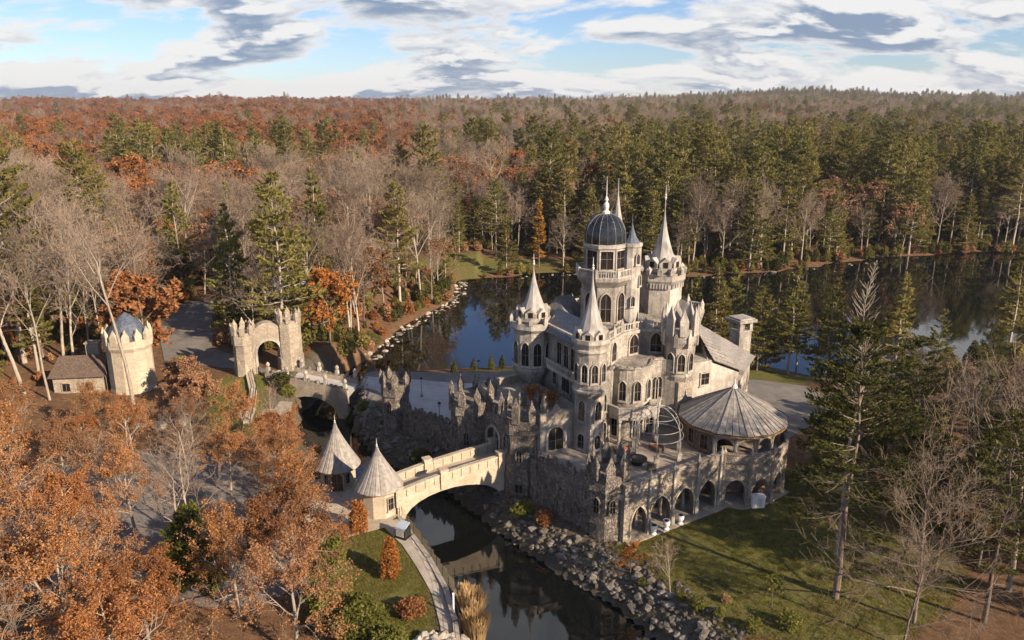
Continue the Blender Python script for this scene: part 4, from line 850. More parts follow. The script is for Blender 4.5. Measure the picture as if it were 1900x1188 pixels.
mb = MB(); q = gp2(GL2 / 2 + 1.75, -.9)
for i in range(8): mb.box((q.x + .02 * i, q.y + .24 * i, 4.0), (.05, .05, 4.0))
mb.box((q.x + .08, q.y + .85, 5.9), (.06, 1.9, .08)); mb.box((q.x + .08, q.y + .85, 2.4), (.06, 1.9, .08)); build(mb, 'iron_gate', 'dark_iron', gw)

bb = empty('back_bridge', (-33, 119.5, 0), 'low rubble-stone bridge leading from the woodland gateway over the moat', 'bridge')
for o0, o1 in (((-39.8, 119.4), (-25.6, 114.2)), ((-38.2, 123.0), (-25.0, 119.2))):
    pth, L = straight(o0, o1); mb = MB(); arch_wall(mb, pth, L, -4.2, lambda s: 3.1 - 1.2 * s / L, .6, [(L * .57, 9.4, -4.2, -2.9, 2.9, 0)], .8); build(mb, 'side_wall', 'gate_stone', bb)
    for i in range(18): p = pth(L * (i + .5) / 18, 0); put('stone', slate_v[i % 5], bb, (p.x, p.y, 2.85 - 1.2 * (i + .5) / 18), math.atan2(o1[1] - o0[1], o1[0] - o0[0]) + rng.uniform(-.2, .2), (1.3, 1.6, rng.uniform(.3, .5)))
    for s in np.linspace(.5, L - .4, 5):
        p = pth(s, 0); mb = MB(); mb.box((0, 0, .5), (.5, .5, 1.0)); mb.lathe([(.12, 1.0), (.3, 1.25), (.34, 1.5), (.2, 1.7), (.08, 1.85)], (0, 0, 0), 8); build(mb, 'urn_post', 'pale_trim', bb, loc=(p.x, p.y, 2.95 - 1.2 * s / L), rz=-.3)
mb = MB(); mb.add([(-39.6, 119.5, 2.35), (-25.4, 114.3, 1.15), (-24.9, 119.1, 1.15), (-38.4, 122.9, 2.35), (-39.6, 119.5, 1.9), (-25.4, 114.3, .7), (-24.9, 119.1, .7), (-38.4, 122.9, 1.9)], [(0, 1, 2, 3), (7, 6, 5, 4)]); build(mb, 'deck', 'courtyard_paving', bb)

LT = (-59.7, 116.2)
lt = empty('round_tower', (*LT, 1), 'sunlit pale stone tower with spiked crown and blue slate cap among the oaks', 'tower')
mb = MB(); mb.lathe([(3.55, .5), (3.3, 2.2), (3.3, 8.2), (3.6, 8.8), (3.6, 9.9), (3.2, 9.9), (3.2, 9.6)], (*LT, 0), 12, .1); build(mb, 'tower_wall', 'bridge_stone', lt)
for i in range(12):
    a = .1 + math.pi / 6 * (i + .5); put('pinnacle', pinnacle_mesh(1.0, 2.6, 'bridge_stone', .5), lt, (LT[0] + 3.3 * math.cos(a), LT[1] + 3.3 * math.sin(a), 9.3), a + math.pi / 2)
mb = MB(); mb.lathe([(3.0, 9.7), (2.9, 10.6), (2.0, 12.2), (.9, 13.3), (.05, 13.9)], (*LT, 0), 12, .1); build(mb, 'roof', 'blue_slate', lt)
hs = empty('stone_cottage', (-67, 116, 1.5), 'low stone cottage with a brown roof beside the sunlit round tower', 'cottage')
mb = MB(); mb.prism([(-70.5, 113.0), (-63.2, 114.0), (-63.8, 119.5), (-71, 118.5)], .5, 4.4); build(mb, 'wall', 'gate_stone', hs)
mb = MB(); mb.add([(-71, 112.4, 4.3), (-62.8, 113.5, 4.3), (-63.3, 120.1, 4.3), (-71.5, 119, 4.3), (-70.6, 115.8, 6.9), (-63.6, 116.8, 6.9)], [(0, 1, 5, 4), (2, 3, 4, 5), (1, 2, 5), (3, 0, 4)]); build(mb, 'roof', 'brown_roof', hs)
mb = MB(); mb.box((-66.6, 118.6, 6.3), (1.9, 1.4, 4.0), R(8)); mb.box((-66.6, 118.6, 8.35), (2.2, 1.7, .2), R(8)); build(mb, 'chimney', 'gate_stone', hs)
window_on(hs, (-70.5, 113.0), (-63.2, 114.0), .25, 2.0, 1.0, 1.2, 'rect', 'gate_stone'); window_on(hs, (-70.5, 113.0), (-63.2, 114.0), .7, 2.0, 1.0, 1.2, 'rect', 'gate_stone')
wh = empty('white_roofed_house', (-47, 166, 3), 'small house with a white roof hidden in the bare woods behind the gateway', 'house')
mb = MB(); mb.prism([(-51, 164), (-43.5, 165.5), (-44.5, 171), (-52, 169.5)], 2, 6.2); build(mb, 'wall', 'gate_stone', wh)
mb = MB(); mb.add([(-51.6, 163.4, 6.1), (-42.9, 165, 6.1), (-44, 171.6, 6.1), (-52.6, 170, 6.1), (-52.0, 166.8, 8.8), (-43.4, 168.4, 8.8)], [(0, 1, 5, 4), (2, 3, 4, 5), (1, 2, 5), (3, 0, 4)]); build(mb, 'roof', 'white_paint', wh)
for t in (.25, .7): window_on(wh, (-51, 164), (-43.5, 165.5), t, 3.4, 1.0, 1.4, 'rect', 'white_paint')
# ------------------------------------------------------------------ small things of the place
def rock_mesh(seed, mat):
    import bmesh
    r_ = random.Random(seed); bm = bmesh.new(); bmesh.ops.create_icosphere(bm, subdivisions=1, radius=1.0)
    pl = [(Vector((r_.gauss(0, 1), r_.gauss(0, 1), r_.gauss(0, 1))).normalized(), r_.uniform(.62, .9)) for _ in range(7)]
    for v in bm.verts:
        v.co *= r_.uniform(.88, 1.1)
        for n, d in pl:
            k = v.co.dot(n)
            if k > d: v.co -= n * (k - d)
        v.co.z *= .72
    me = bpy.data.meshes.new('rock'); bm.to_mesh(me); bm.free(); me.materials.append(MATS[mat]); return me
ROCKS = [rock_mesh(i, 'rock') for i in range(6)]; PROCKS = [rock_mesh(20 + i, 'pale_rock') for i in range(4)]
def rocks_along(root, pts, n, w0, w1, s0, s1, meshes, seed, name='rock', inner=False):
    """stones heaped on a bank: pts is the water's edge, w the reach up the bank"""
    r_ = random.Random(seed); P_ = [Vector(p) for p in pts]; ls = [(b - a).length for a, b in zip(P_[:-1], P_[1:])]; tot = sum(ls)
    for i in range(n):
        s = r_.uniform(0, tot); k = 0
        while s > ls[k]: s -= ls[k]; k += 1
        d = (P_[k + 1] - P_[k]).normalized(); nrm = Vector((d.y, -d.x)); p = P_[k] + d * s + nrm * r_.uniform(w0, w1)
        sc_ = r_.uniform(s0, s1) * (1.35 if r_.random() < .12 else 1); z = max(hz(p.x, p.y), -3.25)
        put(name, meshes[r_.randrange(len(meshes))], root, M=Matrix.Translation((p.x, p.y, z + sc_ * .02)) @ Matrix.Rotation(r_.uniform(0, 6.28), 4, 'Z') @ Matrix.Rotation(r_.uniform(-.5, .5), 4, 'X'), scale=(sc_ * r_.uniform(.8, 1.4), sc_, sc_ * r_.uniform(.7, 1.1)))
rb = empty('rock_bank', (5, 78, -2), 'long bank of tumbled grey boulders along the castle side of the moat', 'rock bank')
rocks_along(rb, [(22, 46), (20, 50), (13.6, 61.8), (10.0, 67.7), (5.3, 72.3), (0, 79), (-5, 86), (-9.1, 92.3)], 300, -.5, 3.2, .24, .66, ROCKS, 1)
mb = MB(); tmp = [m for m in ROCKS]
def rock_stuff(name, parent, pts, n, w0, w1, s0, s1, seed):
    r_ = random.Random(seed); P_ = [Vector(p) for p in pts]; ls = [(b - a).length for a, b in zip(P_[:-1], P_[1:])]; tot = sum(ls); vs = []; fs = []
    for i in range(n):
        s = r_.uniform(0, tot); k = 0
        while s > ls[k]: s -= ls[k]; k += 1
        d = (P_[k + 1] - P_[k]).normalized(); nrm = Vector((d.y, -d.x)); p = P_[k] + d * s + nrm * r_.uniform(w0, w1); sc_ = r_.uniform(s0, s1); z = max(hz(p.x, p.y), -3.25)
        M = Matrix.Translation((p.x, p.y, z + sc_ * .1)) @ Matrix.Rotation(r_.uniform(0, 6.28), 4, 'Z') @ Matrix.Rotation(r_.uniform(-.6, .6), 4, 'X') @ Matrix.Diagonal((sc_ * r_.uniform(.8, 1.4), sc_, sc_ * .85, 1))
        me = ROCKS[r_.randrange(6)]; k0 = len(vs); vs += [tuple(M @ v.co) for v in me.vertices]; fs += [tuple(q + k0 for q in f.vertices) for f in me.polygons]
    m_ = bpy.data.meshes.new(name); m_.from_pydata(vs, [], fs); m_.materials.append(MATS['rock']); o = put(name, m_, parent); o['kind'] = 'stuff'; return o
rock_stuff('rubble', rb, [(20, 50), (13.6, 61.8), (10.0, 67.7), (5.3, 72.3), (0, 79), (-5, 86), (-9.1, 92.3)], 900, -.4, 5.0, .14, .34, 4)
rb2 = empty('rock_bank', (-22, 108, -2), 'dark curving bank of stones between the courtyard and the back of the moat', 'rock bank')
rocks_along(rb2, [(-9.1, 92.3), (-18.9, 100.3), (-23.7, 109.6), (-26.4, 119)], 170, -.3, 2.4, .26, .55, ROCKS, 2)
rock_stuff('rubble', rb2, [(-9.1, 92.3), (-18.9, 100.3), (-23.7, 109.6), (-26.4, 119)], 350, -.3, 3.4, .15, .32, 5)
rb3 = empty('rock_bank', (-20, 175, -2), 'sunlit line of pale boulders on the wooded shore of the lake', 'rock bank')
rocks_along(rb3, [(-15, 212), (-14.7, 207.2), (-14.8, 189.3), (-24.0, 167.4), (-28.1, 143.5)], 230, -2.4, .6, .22, .8, PROCKS + ROCKS[:1], 3)
rb4 = empty('rock_bank', (55, 222, -2), 'scattered pale stones along the far pine-wood shore', 'rock bank')
rocks_along(rb4, [(130, 249), (88.4, 228.6), (70.1, 221), (53.7, 217.4), (34, 219), (15.7, 222.5), (0, 217.4)], 90, -2.2, .6, .2, .75, PROCKS[:2] + ROCKS, 6)
rb5 = empty('rock_pile', (-5, 59, -1), 'pile of pale boulders at the foot of the footpath beside the golden grass', 'rock pile')
for i in range(22):
    x, y = -6.2 + rng.uniform(-1.9, 1.9), 57.6 + rng.uniform(-.9, 1.1); s = rng.uniform(.4, .8); put('rock', PROCKS[i % 4], rb5, (x, y, max(-2.6, hz(x, y)) + .25), rng.random() * 6, (s * 1.3, s, s))
# boulders by the plaza and by the car park
for x, y, s, lab in ((-24.3, 78.4, 1.0, 'large white boulder at the edge of the plaza'), (-22.9, 76.9, .6, 'small white boulder on the plaza edge nearest the camera'),
                     (-49.0, 101.0, 1.2, 'left of two pale round boulders below the sunlit tower'), (-46.6, 102.2, 1.3, 'right of two pale round boulders below the sunlit tower')):
    tag(put('boulder', PROCKS[0 if s > 1 else 1], None, (x, y, hz(x, y) + s * .35), x, s), lab, 'boulder')
# moat retaining wall, railing and post along the footpath
rw = empty('retaining_wall', (-9, 74, 0), 'low stone retaining wall between footpath and moat', 'retaining wall')
edge = [(-12.4, 79.0), (-10.6, 75.2), (-8.3, 70.8), (-6.1, 65.5), (-4.8, 60.5), (-4.3, 56.5)]
mb = MB()
for a, b in zip(edge[:-1], edge[1:]): pth, L = straight(a, b); arch_wall(mb, lambda s, o: pth(s, o + .3), L + .12, -3.6, .12, .5)
build(mb, 'wall', 'concrete_path', rw)
fe = empty('railing', (-9, 74, 0), 'thin wire railing on slim posts along the footpath', 'railing')
for a, b in zip(edge[:-1], edge[1:]):
    n = max(2, int((Vector(b) - Vector(a)).length / 1.8))
    for i in range(n): p = Vector(a).lerp(Vector(b), i / n); put('post', MB().box((0, 0, .55), (.06, .06, 1.1)).mesh('post', 'dark_iron'), fe, (p.x, p.y, .1))
    mb = MB()
    for z in (.4, .75, 1.12): mb.tube([(*a, z), (*b, z)], .016, 4)
    build(mb, 'wire', 'dark_iron', fe)
tag(put('marker_post', MB().box((0, 0, 1.05), (.14, .14, 2.1)).box((0, 0, 2.15), (.2, .2, .1)).mesh('marker_post', 'white_paint'), None, (-5.3, 61.4, .05)), 'slim white post standing on the footpath', 'post')
hp = empty('equipment_box', (-11.7, 74.6, .1), 'dark metal equipment box with a pale sloping glass lid beside the footpath', 'equipment box')
build(MB().box((0, 0, .65), (1.3, 1.1, 1.1)).box((0, 0, .06), (1.5, 1.3, .12)), 'cabinet', 'dark_iron', hp, loc=(-11.7, 74.6, .1), rz=R(-28))
build(MB().add([(-.62, -.6, 1.06), (.62, -.6, 1.06), (.62, .5, 1.5), (-.62, .5, 1.5), (-.62, -.6, 1.16), (.62, -.6, 1.16), (.62, .5, 1.6), (-.62, .5, 1.6)], [(4, 5, 6, 7), (0, 1, 5, 4), (1, 2, 6, 5), (2, 3, 7, 6), (3, 0, 4, 7), (3, 2, 1, 0)]), 'lid', 'lid_glass', hp, loc=(-11.7, 74.6, .1), rz=R(-28)); build(MB().box((0, .42, 1.3), (1.2, .1, .5)), 'back_panel', 'dark_iron', hp, loc=(-11.7, 74.6, .1), rz=R(-28))
for i in range(5): build(MB().box((0, -.57, .3 + i * .16), (1.0, .05, .07)), 'louvre', 'pale_metal', hp, loc=(-11.7, 74.6, .1), rz=R(-28))
# walk with a dark handrail up to the gateway
wk = empty('garden_wall', (-40, 110, 1), 'pale stone garden wall with dark handrail leading up to the gateway', 'garden wall')
pts = [(-37.6, 103.0), (-38.6, 108), (-40.2, 114), (-42.4, 119.2)]
for a, b in zip(pts[:-1], pts[1:]):
    pth, L = straight(a, b); za, zb = hz(*a), hz(*b); mb = MB(); arch_wall(mb, pth, L, -3.2, lambda s: za + .5 + (zb - za) * s / L, 1.1); build(mb, 'wall', 'bridge_stone', wk)
    mb = MB(); mb.tube([(*pth(0, .5), za + 1.3), (*pth(L, .5), zb + 1.3)], .06, 5); mb.tube([(*pth(0, .5), za + .9), (*pth(L, .5), zb + .9)], .04, 5)
    for s in (0.1, L / 2, L - .1): mb.tube([(*pth(s, .5), za + .3), (*pth(s, .5), za + 1.3 + (zb - za) * s / L)], .04, 5)
    build(mb, 'handrail', 'dark_iron', wk)
ab = empty('abutment_wall', (-33.5, 108, 0), 'squat pale stone abutment at the edge of the moat below the gateway', 'wall')
mb = MB(); mb.prism([(-36.6, 106.6), (-33.2, 106.2), (-33.6, 111), (-36.4, 111.4)], -3.4, .9); build(mb, 'block', 'bridge_stone', ab); mb = MB(); mb.prism([(-36.8, 106.4), (-33.0, 106.0), (-33.4, 111.2), (-36.6, 111.6)], .9, 1.1); build(mb, 'coping', 'gate_stone', ab)
# lamp posts in the courtyard
def lamp(x, y, z, label):
    t = empty('lamp_post', (x, y, z), label, 'lamp post', 'courtyard lamp posts')
    build(MB().lathe([(.22, 0), (.22, .25), (.08, .4), (.06, 2.3), (.14, 2.4)], (0, 0, 0), 8), 'pole', 'pale_trim', t, loc=(x, y, z))
    build(MB().lathe([(.16, 2.4), (.24, 2.85), (.16, 2.87), (.05, 2.9)], (0, 0, 0), 6), 'lantern', 'pale_metal', t, loc=(x, y, z)); build(MB().lathe([(.3, 2.87), (.05, 3.15)], (0, 0, 0), 6), 'cap', 'dark_iron', t, loc=(x, y, z))
lamp(-10.3, 103.3, 1.1, 'lamp post in the pale courtyard nearest the rampart'); lamp(-14.0, 113.5, 1.1, 'lamp post on the grey drive behind the slim rampart tower'); lamp(0.2, 122.5, 1.1, 'lamp post by the lake beyond the courtyard')
lamp(-5.5, 122.0, 1.1, 'lamp post on the drive in front of the row of clipped shrubs')
# wire pergola dome
pg = empty('pergola', (17.2, 83.6, TZ), 'pale metal dome-shaped pergola frame standing on the terrace', 'pergola')
pc = (16.8, 83.6); pr = 3.0
for i in range(6):
    a = R(20 + 60 * i); f = (pc[0] + pr * math.cos(a), pc[1] + pr * math.sin(a))
    pts_ = [(*f, TZ), (*f, TZ + 2.6)] + [(pc[0] + pr * math.cos(q) * math.cos(a), pc[1] + pr * math.cos(q) * math.sin(a), TZ + 2.6 + 3.4 * math.sin(q)) for q in np.linspace(.15, math.pi / 2, 8)]
    build(MB().tube(pts_, .055, 5), 'arch_rib', 'weathered_metal', pg); build(MB().box((0, 0, .45), (.5, .5, .9)).box((0, 0, .95), (.6, .6, .12)), 'footing', 'pale_trim', pg, loc=(*f, TZ))
for rr, z in ((pr, TZ + 2.6), (pr * .72, TZ + 4.95), (pr * .95, TZ + 3.66)): build(MB().tube([(pc[0] + rr * math.cos(q), pc[1] + rr * math.sin(q), z) for q in np.linspace(0, 2 * math.pi, 33)], .032, 5), 'hoop', 'weathered_metal', pg)
fp = empty('fire_pit', (14.2, 81.2, TZ), 'round dark fire pit table in the middle of the terrace', 'fire pit')
build(MB().lathe([(.75, 0), (.8, .5), (1.15, .52), (1.15, .62), (.75, .62)], (0, 0, 0), 20), 'table', 'dark_iron', fp, loc=(14.2, 81.2, TZ)); build(MB().lathe([(.6, .6), (.62, .72), (.3, .7), (0.05, .74)], (0, 0, 0), 12), 'bowl', 'rubble_stone', fp, loc=(14.2, 81.2, TZ))
def sofa(x, y, rz, label, w=1.9):
    t = empty('garden_sofa', (x, y, TZ), label, 'sofa', 'wicker sofas on the terrace'); k = dict(loc=(x, y, TZ), rz=rz)
    build(MB().box((0, 0, .22), (w, .8, .3)), 'base', 'interior_dark', t, **k); build(MB().box((0, .36, .55), (w, .14, .55)), 'backrest', 'interior_dark', t, **k)
    for s in (-1, 1): build(MB().box((s * (w / 2 - .07), 0, .45), (.14, .8, .3)), 'armrest', 'interior_dark', t, **k)
    for s in (-1, 1): build(MB().box((s * w * .22, -.04, .43), (w * .42, .66, .14)), 'cushion', 'terracotta' if w > 1.5 else 'timber', t, **k)
sofa(12.9, 84.0, R(25), 'wicker sofa with rust cushions by the castle wall'); sofa(17.0, 84.6, R(-60), 'wicker sofa under the pergola dome'); sofa(15.6, 79.6, R(165), 'small wicker armchair in front of the fire pit', 1.0); sofa(12.4, 80.3, R(100), 'small wicker armchair left of the fire pit', 1.0)
def barrel(x, y, label):
    t = empty('urn', (x, y, .14), label, 'urn', 'white urns in the arcade'); build(MB().lathe([(.3, 0), (.34, .12), (.18, .25), (.36, .65), (.40, .9), (.32, 1.05), (.4, 1.12)], (0, 0, 0), 12), 'body', 'white_paint', t, loc=(x, y, .14)); build(MB().lathe([(.36, 1.1), (.1, 1.2)], (0, 0, 0), 12), 'rim', 'plant_soil', t, loc=(x, y, .14))
for s, lab in ((3.75, 'white urn between the big door arch and the first pair of arches'), (5.6, 'white urn standing in the first pair of arches'), (7.7, 'white urn between the two pairs of arches')): p = path(s, .95); barrel(p.x, p.y, lab)
wb = empty('white_cabinet', (28.2, 80.9, .1), 'white service cabinet against the arcade under the pavilion', 'cabinet')
build(MB().box((0, 0, .75), (1.5, .8, 1.4)), 'body', 'white_paint', wb, loc=(28.2, 80.9, .1), rz=R(8)); build(MB().box((0, 0, 1.5), (1.6, .9, .1)), 'lid', 'white_paint', wb, loc=(28.2, 80.9, .1), rz=R(8)); build(MB().box((.1, -.42, .8), (.6, .05, 1.0)), 'door', 'pale_metal', wb, loc=(28.2, 80.9, .1), rz=R(8))
for i, (a, lab) in enumerate(((-70, 'dark dining table with benches under the pavilion arcade, left bay'), (-42, 'dark dining table with benches under the pavilion arcade, right bay'))):
    x, y = PC[0] + 5.0 * math.cos(R(a)), PC[1] + 5.0 * math.sin(R(a)); t = empty('dining_table', (x, y, .14), lab, 'table'); k = dict(loc=(x, y, .14), rz=R(a + 90))
    build(MB().box((0, 0, .75), (1.8, .9, .08)), 'table_top', 'timber', t, **k)
    for sx in (-.75, .75):
        for sy in (-.35, .35): build(MB().box((sx, sy, .36), (.08, .08, .7)), 'leg', 'dark_iron', t, **k)
    for sy in (-.8, .8): build(MB().box((0, sy, .42), (1.7, .35, .08)).box((-.7, sy, .2), (.08, .3, .38)).box((.7, sy, .2), (.08, .3, .38)), 'bench', 'timber', t, **k)
for i, (x, y, lab) in enumerate(((4.6, 89.5, 'terracotta planter of rust-coloured plants on the low wing roof'), (2.6, 91.4, 'terracotta planter nearest the far-left turret on the low wing roof'))):
    t = empty('planter', (x, y, 9.26), lab, 'planter'); build(MB().lathe([(.5, 0), (.75, .8), (.82, .85), (.7, .85)], (0, 0, 0), 12), 'pot', 'terracotta', t, loc=(x, y, 9.26))
    lf = MB(); r_ = random.Random(i)
    for _ in range(260):
        c = Vector((r_.gauss(0, .5), r_.gauss(0, .5), 1.2 + r_.gauss(0, .3))); a = Vector((r_.gauss(0, 1), r_.gauss(0, 1), r_.gauss(0, 1))).normalized() * .16; b = a.orthogonal().normalized() * .12; lf.add([c - a, c + b, c + a, c - b], [(0, 1, 2, 3)])
    build(lf, 'foliage', 'orange_leaf', t, loc=(x, y, 9.26))
# ------------------------------------------------------------------ trees
def rvec(r_): return Vector((r_.gauss(0, 1), r_.gauss(0, 1), r_.gauss(0, 1))).normalized()
def limbs(seed, H, r0, clear=.35, spread=.8, counts=(9, 6, 5, 4), lean=0.0, up=.35):
    """a branching skeleton: list of (points, radii, level) and the twig ends"""
    r_ = random.Random(seed); out = []
    def grow(p, d, L, r, lev):
        n = (7, 5, 3, 2, 1)[lev]; pts = [p]; rad = [r]; dirs = [d]
        for i in range(n):
            d = (d + rvec(r_) * (.07, .16, .2, .24, .25)[lev] + Vector((0, 0, up * (.0, .10, .12, .10, .05)[lev]))).normalized()
            p = p + d * (L / n); pts.append(p); rad.append(max(.008, r * (1 - (.62, .72, .78, .8, .8)[lev] * (i + 1) / n))); dirs.append(d)
        out.append((pts, rad, lev))
        if lev >= len(counts): return
        k = counts[lev]
        for j in range(k):
            f = (clear + (1 - clear) * (j + .6) / k) if lev == 0 else (.25 + .75 * (j + .7) / k)
            f = min(.99, f + r_.uniform(-.04, .04)); x = f * n; i = min(n - 1, int(x)); q = pts[i].lerp(pts[i + 1], x - i); dd = dirs[i + 1]
            side = rvec(r_); side = (side - dd * side.dot(dd)).normalized()
            if lev == 0:
                a = j * 2.4 + r_.uniform(-.5, .5); side = Vector((math.cos(a), math.sin(a), 0)); ang = spread * r_.uniform(.75, 1.2) * (1.1 - .55 * (f - clear) / (1 - clear)); Lc = H * (.46 - .26 * (f - clear) / (1 - clear)) * r_.uniform(.8, 1.15)
            else: ang = r_.uniform(.5, .95); Lc = L * (.58, .55, .55, .5)[lev] * r_.uniform(.75, 1.2)
            rc = max(.01, rad[i] * (.0, .62, .6, .6)[lev] if lev else rad[i] * .55)
            grow(q, (dd * math.cos(ang) + side * math.sin(ang)).normalized(), Lc, rc, lev + 1)
    grow(Vector((0, 0, -.3)), Vector((lean, 0, 1)).normalized(), H * .86, r0, 0); return out
def np_mesh(name, verts, quads, mat, smooth=False):
    me = bpy.data.meshes.new(name); v = np.asarray(verts, np.float32); q = np.asarray(quads, np.int32)
    me.vertices.add(len(v)); me.vertices.foreach_set('co', v.ravel()); me.loops.add(q.size); me.polygons.add(len(q)); me.loops.foreach_set('vertex_index', q.ravel())
    me.polygons.foreach_set('loop_start', np.arange(len(q), dtype=np.int32) * q.shape[1]); me.polygons.foreach_set('loop_total', np.full(len(q), q.shape[1], np.int32)); me.materials.append(MATS[mat]); me.update(); return me
def tubes_mesh(name, branches, mat, sides=(7, 5, 4, 3, 3), grow_r=1.0, minr=.012):
    mb = MB()
    for pts, rad, lev in branches: mb.tube(pts, [max(minr, r * grow_r) for r in rad], sides[lev], cap=False)
    me = mb.mesh(name, mat); me.polygons.foreach_set('use_smooth', [True] * len(mb.f)); return me
def leaf_quads(centers, size, nrg, flat=.0, aspect=.7, cluster_dir=None):
    n = len(centers); c = np.asarray(centers); a = nrg.normal(size=(n, 3))
    if cluster_dir is not None: a = a * .55 + cluster_dir
    a[:, 2] *= (1 - flat); a /= np.linalg.norm(a, axis=1)[:, None] + 1e-9
    b = nrg.normal(size=(n, 3)); b[:, 2] *= (1 - flat); b -= a * (a * b).sum(1)[:, None]; b /= np.linalg.norm(b, axis=1)[:, None] + 1e-9
    s = size * nrg.uniform(.65, 1.35, n)[:, None]; a = a * s; b = b * s * aspect
    v = np.stack([c - a, c + b * .8 - a * .1, c + a, c - b * .8 - a * .1], 1).reshape(-1, 3); return v, np.arange(n * 4).reshape(n, 4)
def oak(seed, H, r0, per, size, counts=(9, 6, 5, 4), clear=.28, spread=.95, leaf='russet_leaf', bark='bark_dark', scat=.35, bare=0.0):
    br_ = limbs(seed, H, r0, clear, spread, counts); nrg = np.random.default_rng(seed); r_ = random.Random(seed); cs = []
    top = len(counts)
    for pts, rad, lev in br_:
        if lev < top - 1 or r_.random() < bare: continue
        k = per if lev == top else per // 2
        for _ in range(k): t = r_.random() * (len(pts) - 1); i = int(t); cs.append(pts[i].lerp(pts[i + 1], t - i) + rvec(r_) * r_.uniform(0, scat))
    v, q = leaf_quads([tuple(c) for c in cs], size, nrg, .25)
    return tubes_mesh('trunk', [b for b in br_ if b[2] < top] + [b for i, b in enumerate(br_) if b[2] == top and i % 3 == 0], bark), np_mesh('crown', v, q, leaf)
def bare_tree(seed, H, r0, clear=.32, spread=.8, counts=(9, 6, 5, 4), twigr=.022, bark='bark_pale', lean=0.0):
    br_ = limbs(seed, H, r0, clear, spread, counts, lean, .5)
    return tubes_mesh('trunk', [b for b in br_ if b[2] < 2], bark), tubes_mesh('crown', [b for b in br_ if b[2] >= 2], 'twig', (7, 5, 3, 3, 3), 1.0, twigr)
def pine(seed, H, r0, clear, rmax, whorls, per, tuft, tsize, mat='pine_needle', bark='bark_dark', shape=.7, droop=.0, dead=.12, gap=.12, top_bare=0.0):
    """a conifer: whorled branches carrying needle sprays"""
    r_ = random.Random(seed); nrg = np.random.default_rng(seed); br_ = []; cs = []; dirs = []
    tr = [Vector((math.sin(i * 1.3 + seed) * .012 * H * i / 8, math.cos(i * 1.7 + seed) * .012 * H * i / 8, -.3 + (H + .3) * i / 8)) for i in range(9)]
    br_.append((tr, [max(.03, r0 * (1 - i / 8.3)) for i in range(9)], 0))
    def at(z): x = max(0, min(7.99, (z + .3) / (H + .3) * 8)); i = int(x); return tr[i].lerp(tr[i + 1], x - i)
    for w in range(whorls):
        t = (w + r_.uniform(-.3, .3)) / whorls; t = max(0, min(.985, t)); z = H * (clear + (1 - clear) * t)
        for j in range(per):
            if r_.random() < gap: continue
            a = r_.uniform(0, 6.28); L = rmax * ((1 - t) ** shape + .06) * r_.uniform(.6, 1.2) * (1 if t > .12 else .75)
            el = -.15 - droop + .75 * t + r_.uniform(-.12, .12); d = Vector((math.cos(a) * math.cos(el), math.sin(a) * math.cos(el), math.sin(el))); p = at(z); pts = [p]
            for k in range(3): d = (d + Vector((0, 0, .10 - droop * .3)) + rvec(r_) * .08).normalized(); pts.append(pts[-1] + d * L / 3)
            br_.append((pts, [max(.015, .045 * L / 3 * (1 - k / 3.4)) for k in range(4)], 2))
            if r_.random() < dead and t < .35 or t > 1 - top_bare: continue
            for k in range(max(2, int(tuft * L / rmax))):
                f = (.22 + .78 * math.sqrt(r_.random())) * 2.999; i = int(f); q = pts[i].lerp(pts[i + 1], f - i); sd_ = d.cross(Vector((0, 0, 1))).normalized() * r_.uniform(-1, 1) * L * .30 * (1.15 - abs(f / 3 - .55)); cs.append(tuple(q + sd_ + Vector((0, 0, r_.uniform(-.08, .16) * L * .3)))); dd = (d + sd_ * (.8 / max(.2, L * .3)) + Vector((0, 0, .25))); dirs.append(tuple(dd.normalized()))
    if not cs: cs, dirs = [(0, 0, H)], [(0, 0, 1)]
    v, q = leaf_quads(cs, tsize, nrg, .15, .42, np.array(dirs))
    return tubes_mesh('trunk', br_, bark, (7, 5, 3, 3, 3), 1.0, .02), np_mesh('crown', v, q, mat)
def bush(seed, rx, rz_, n, size, leaf, conic=0.0):
    nrg = np.random.default_rng(seed); u = nrg.normal(size=(n, 3)); u /= np.linalg.norm(u, axis=1)[:, None]; rad = nrg.uniform(.45, 1.0, n) ** .5; lump = 1 + .18 * np.sin(u[:, 0] * 5 + seed) * np.cos(u[:, 1] * 4) + .1 * np.sin(u[:, 2] * 9)
    p = u * (rad * lump)[:, None]; p[:, 2] = p[:, 2] * rz_ + rz_ * .92
    k = 1 - conic * np.clip(p[:, 2] / (2 * rz_), 0, 1); p[:, 0] *= rx * k; p[:, 1] *= rx * k
    v, q = leaf_quads(p, size, nrg, .1); br_ = [([Vector((0, 0, -.2)), Vector((.03, 0, rz_ * .6)), Vector((0, 0, rz_ * 1.2))], [rx * .07, rx * .05, rx * .02], 0)]
    r_ = random.Random(seed)
    for i in range(7): d = rvec(r_); br_.append(([Vector((0, 0, rz_ * .4)), Vector((d.x * rx * .6, d.y * rx * .6, rz_ * (1 + .4 * d.z)))], [rx * .04, rx * .015], 1))
    return tubes_mesh('trunk', br_, 'bark_dark'), np_mesh('crown', v, q, leaf)

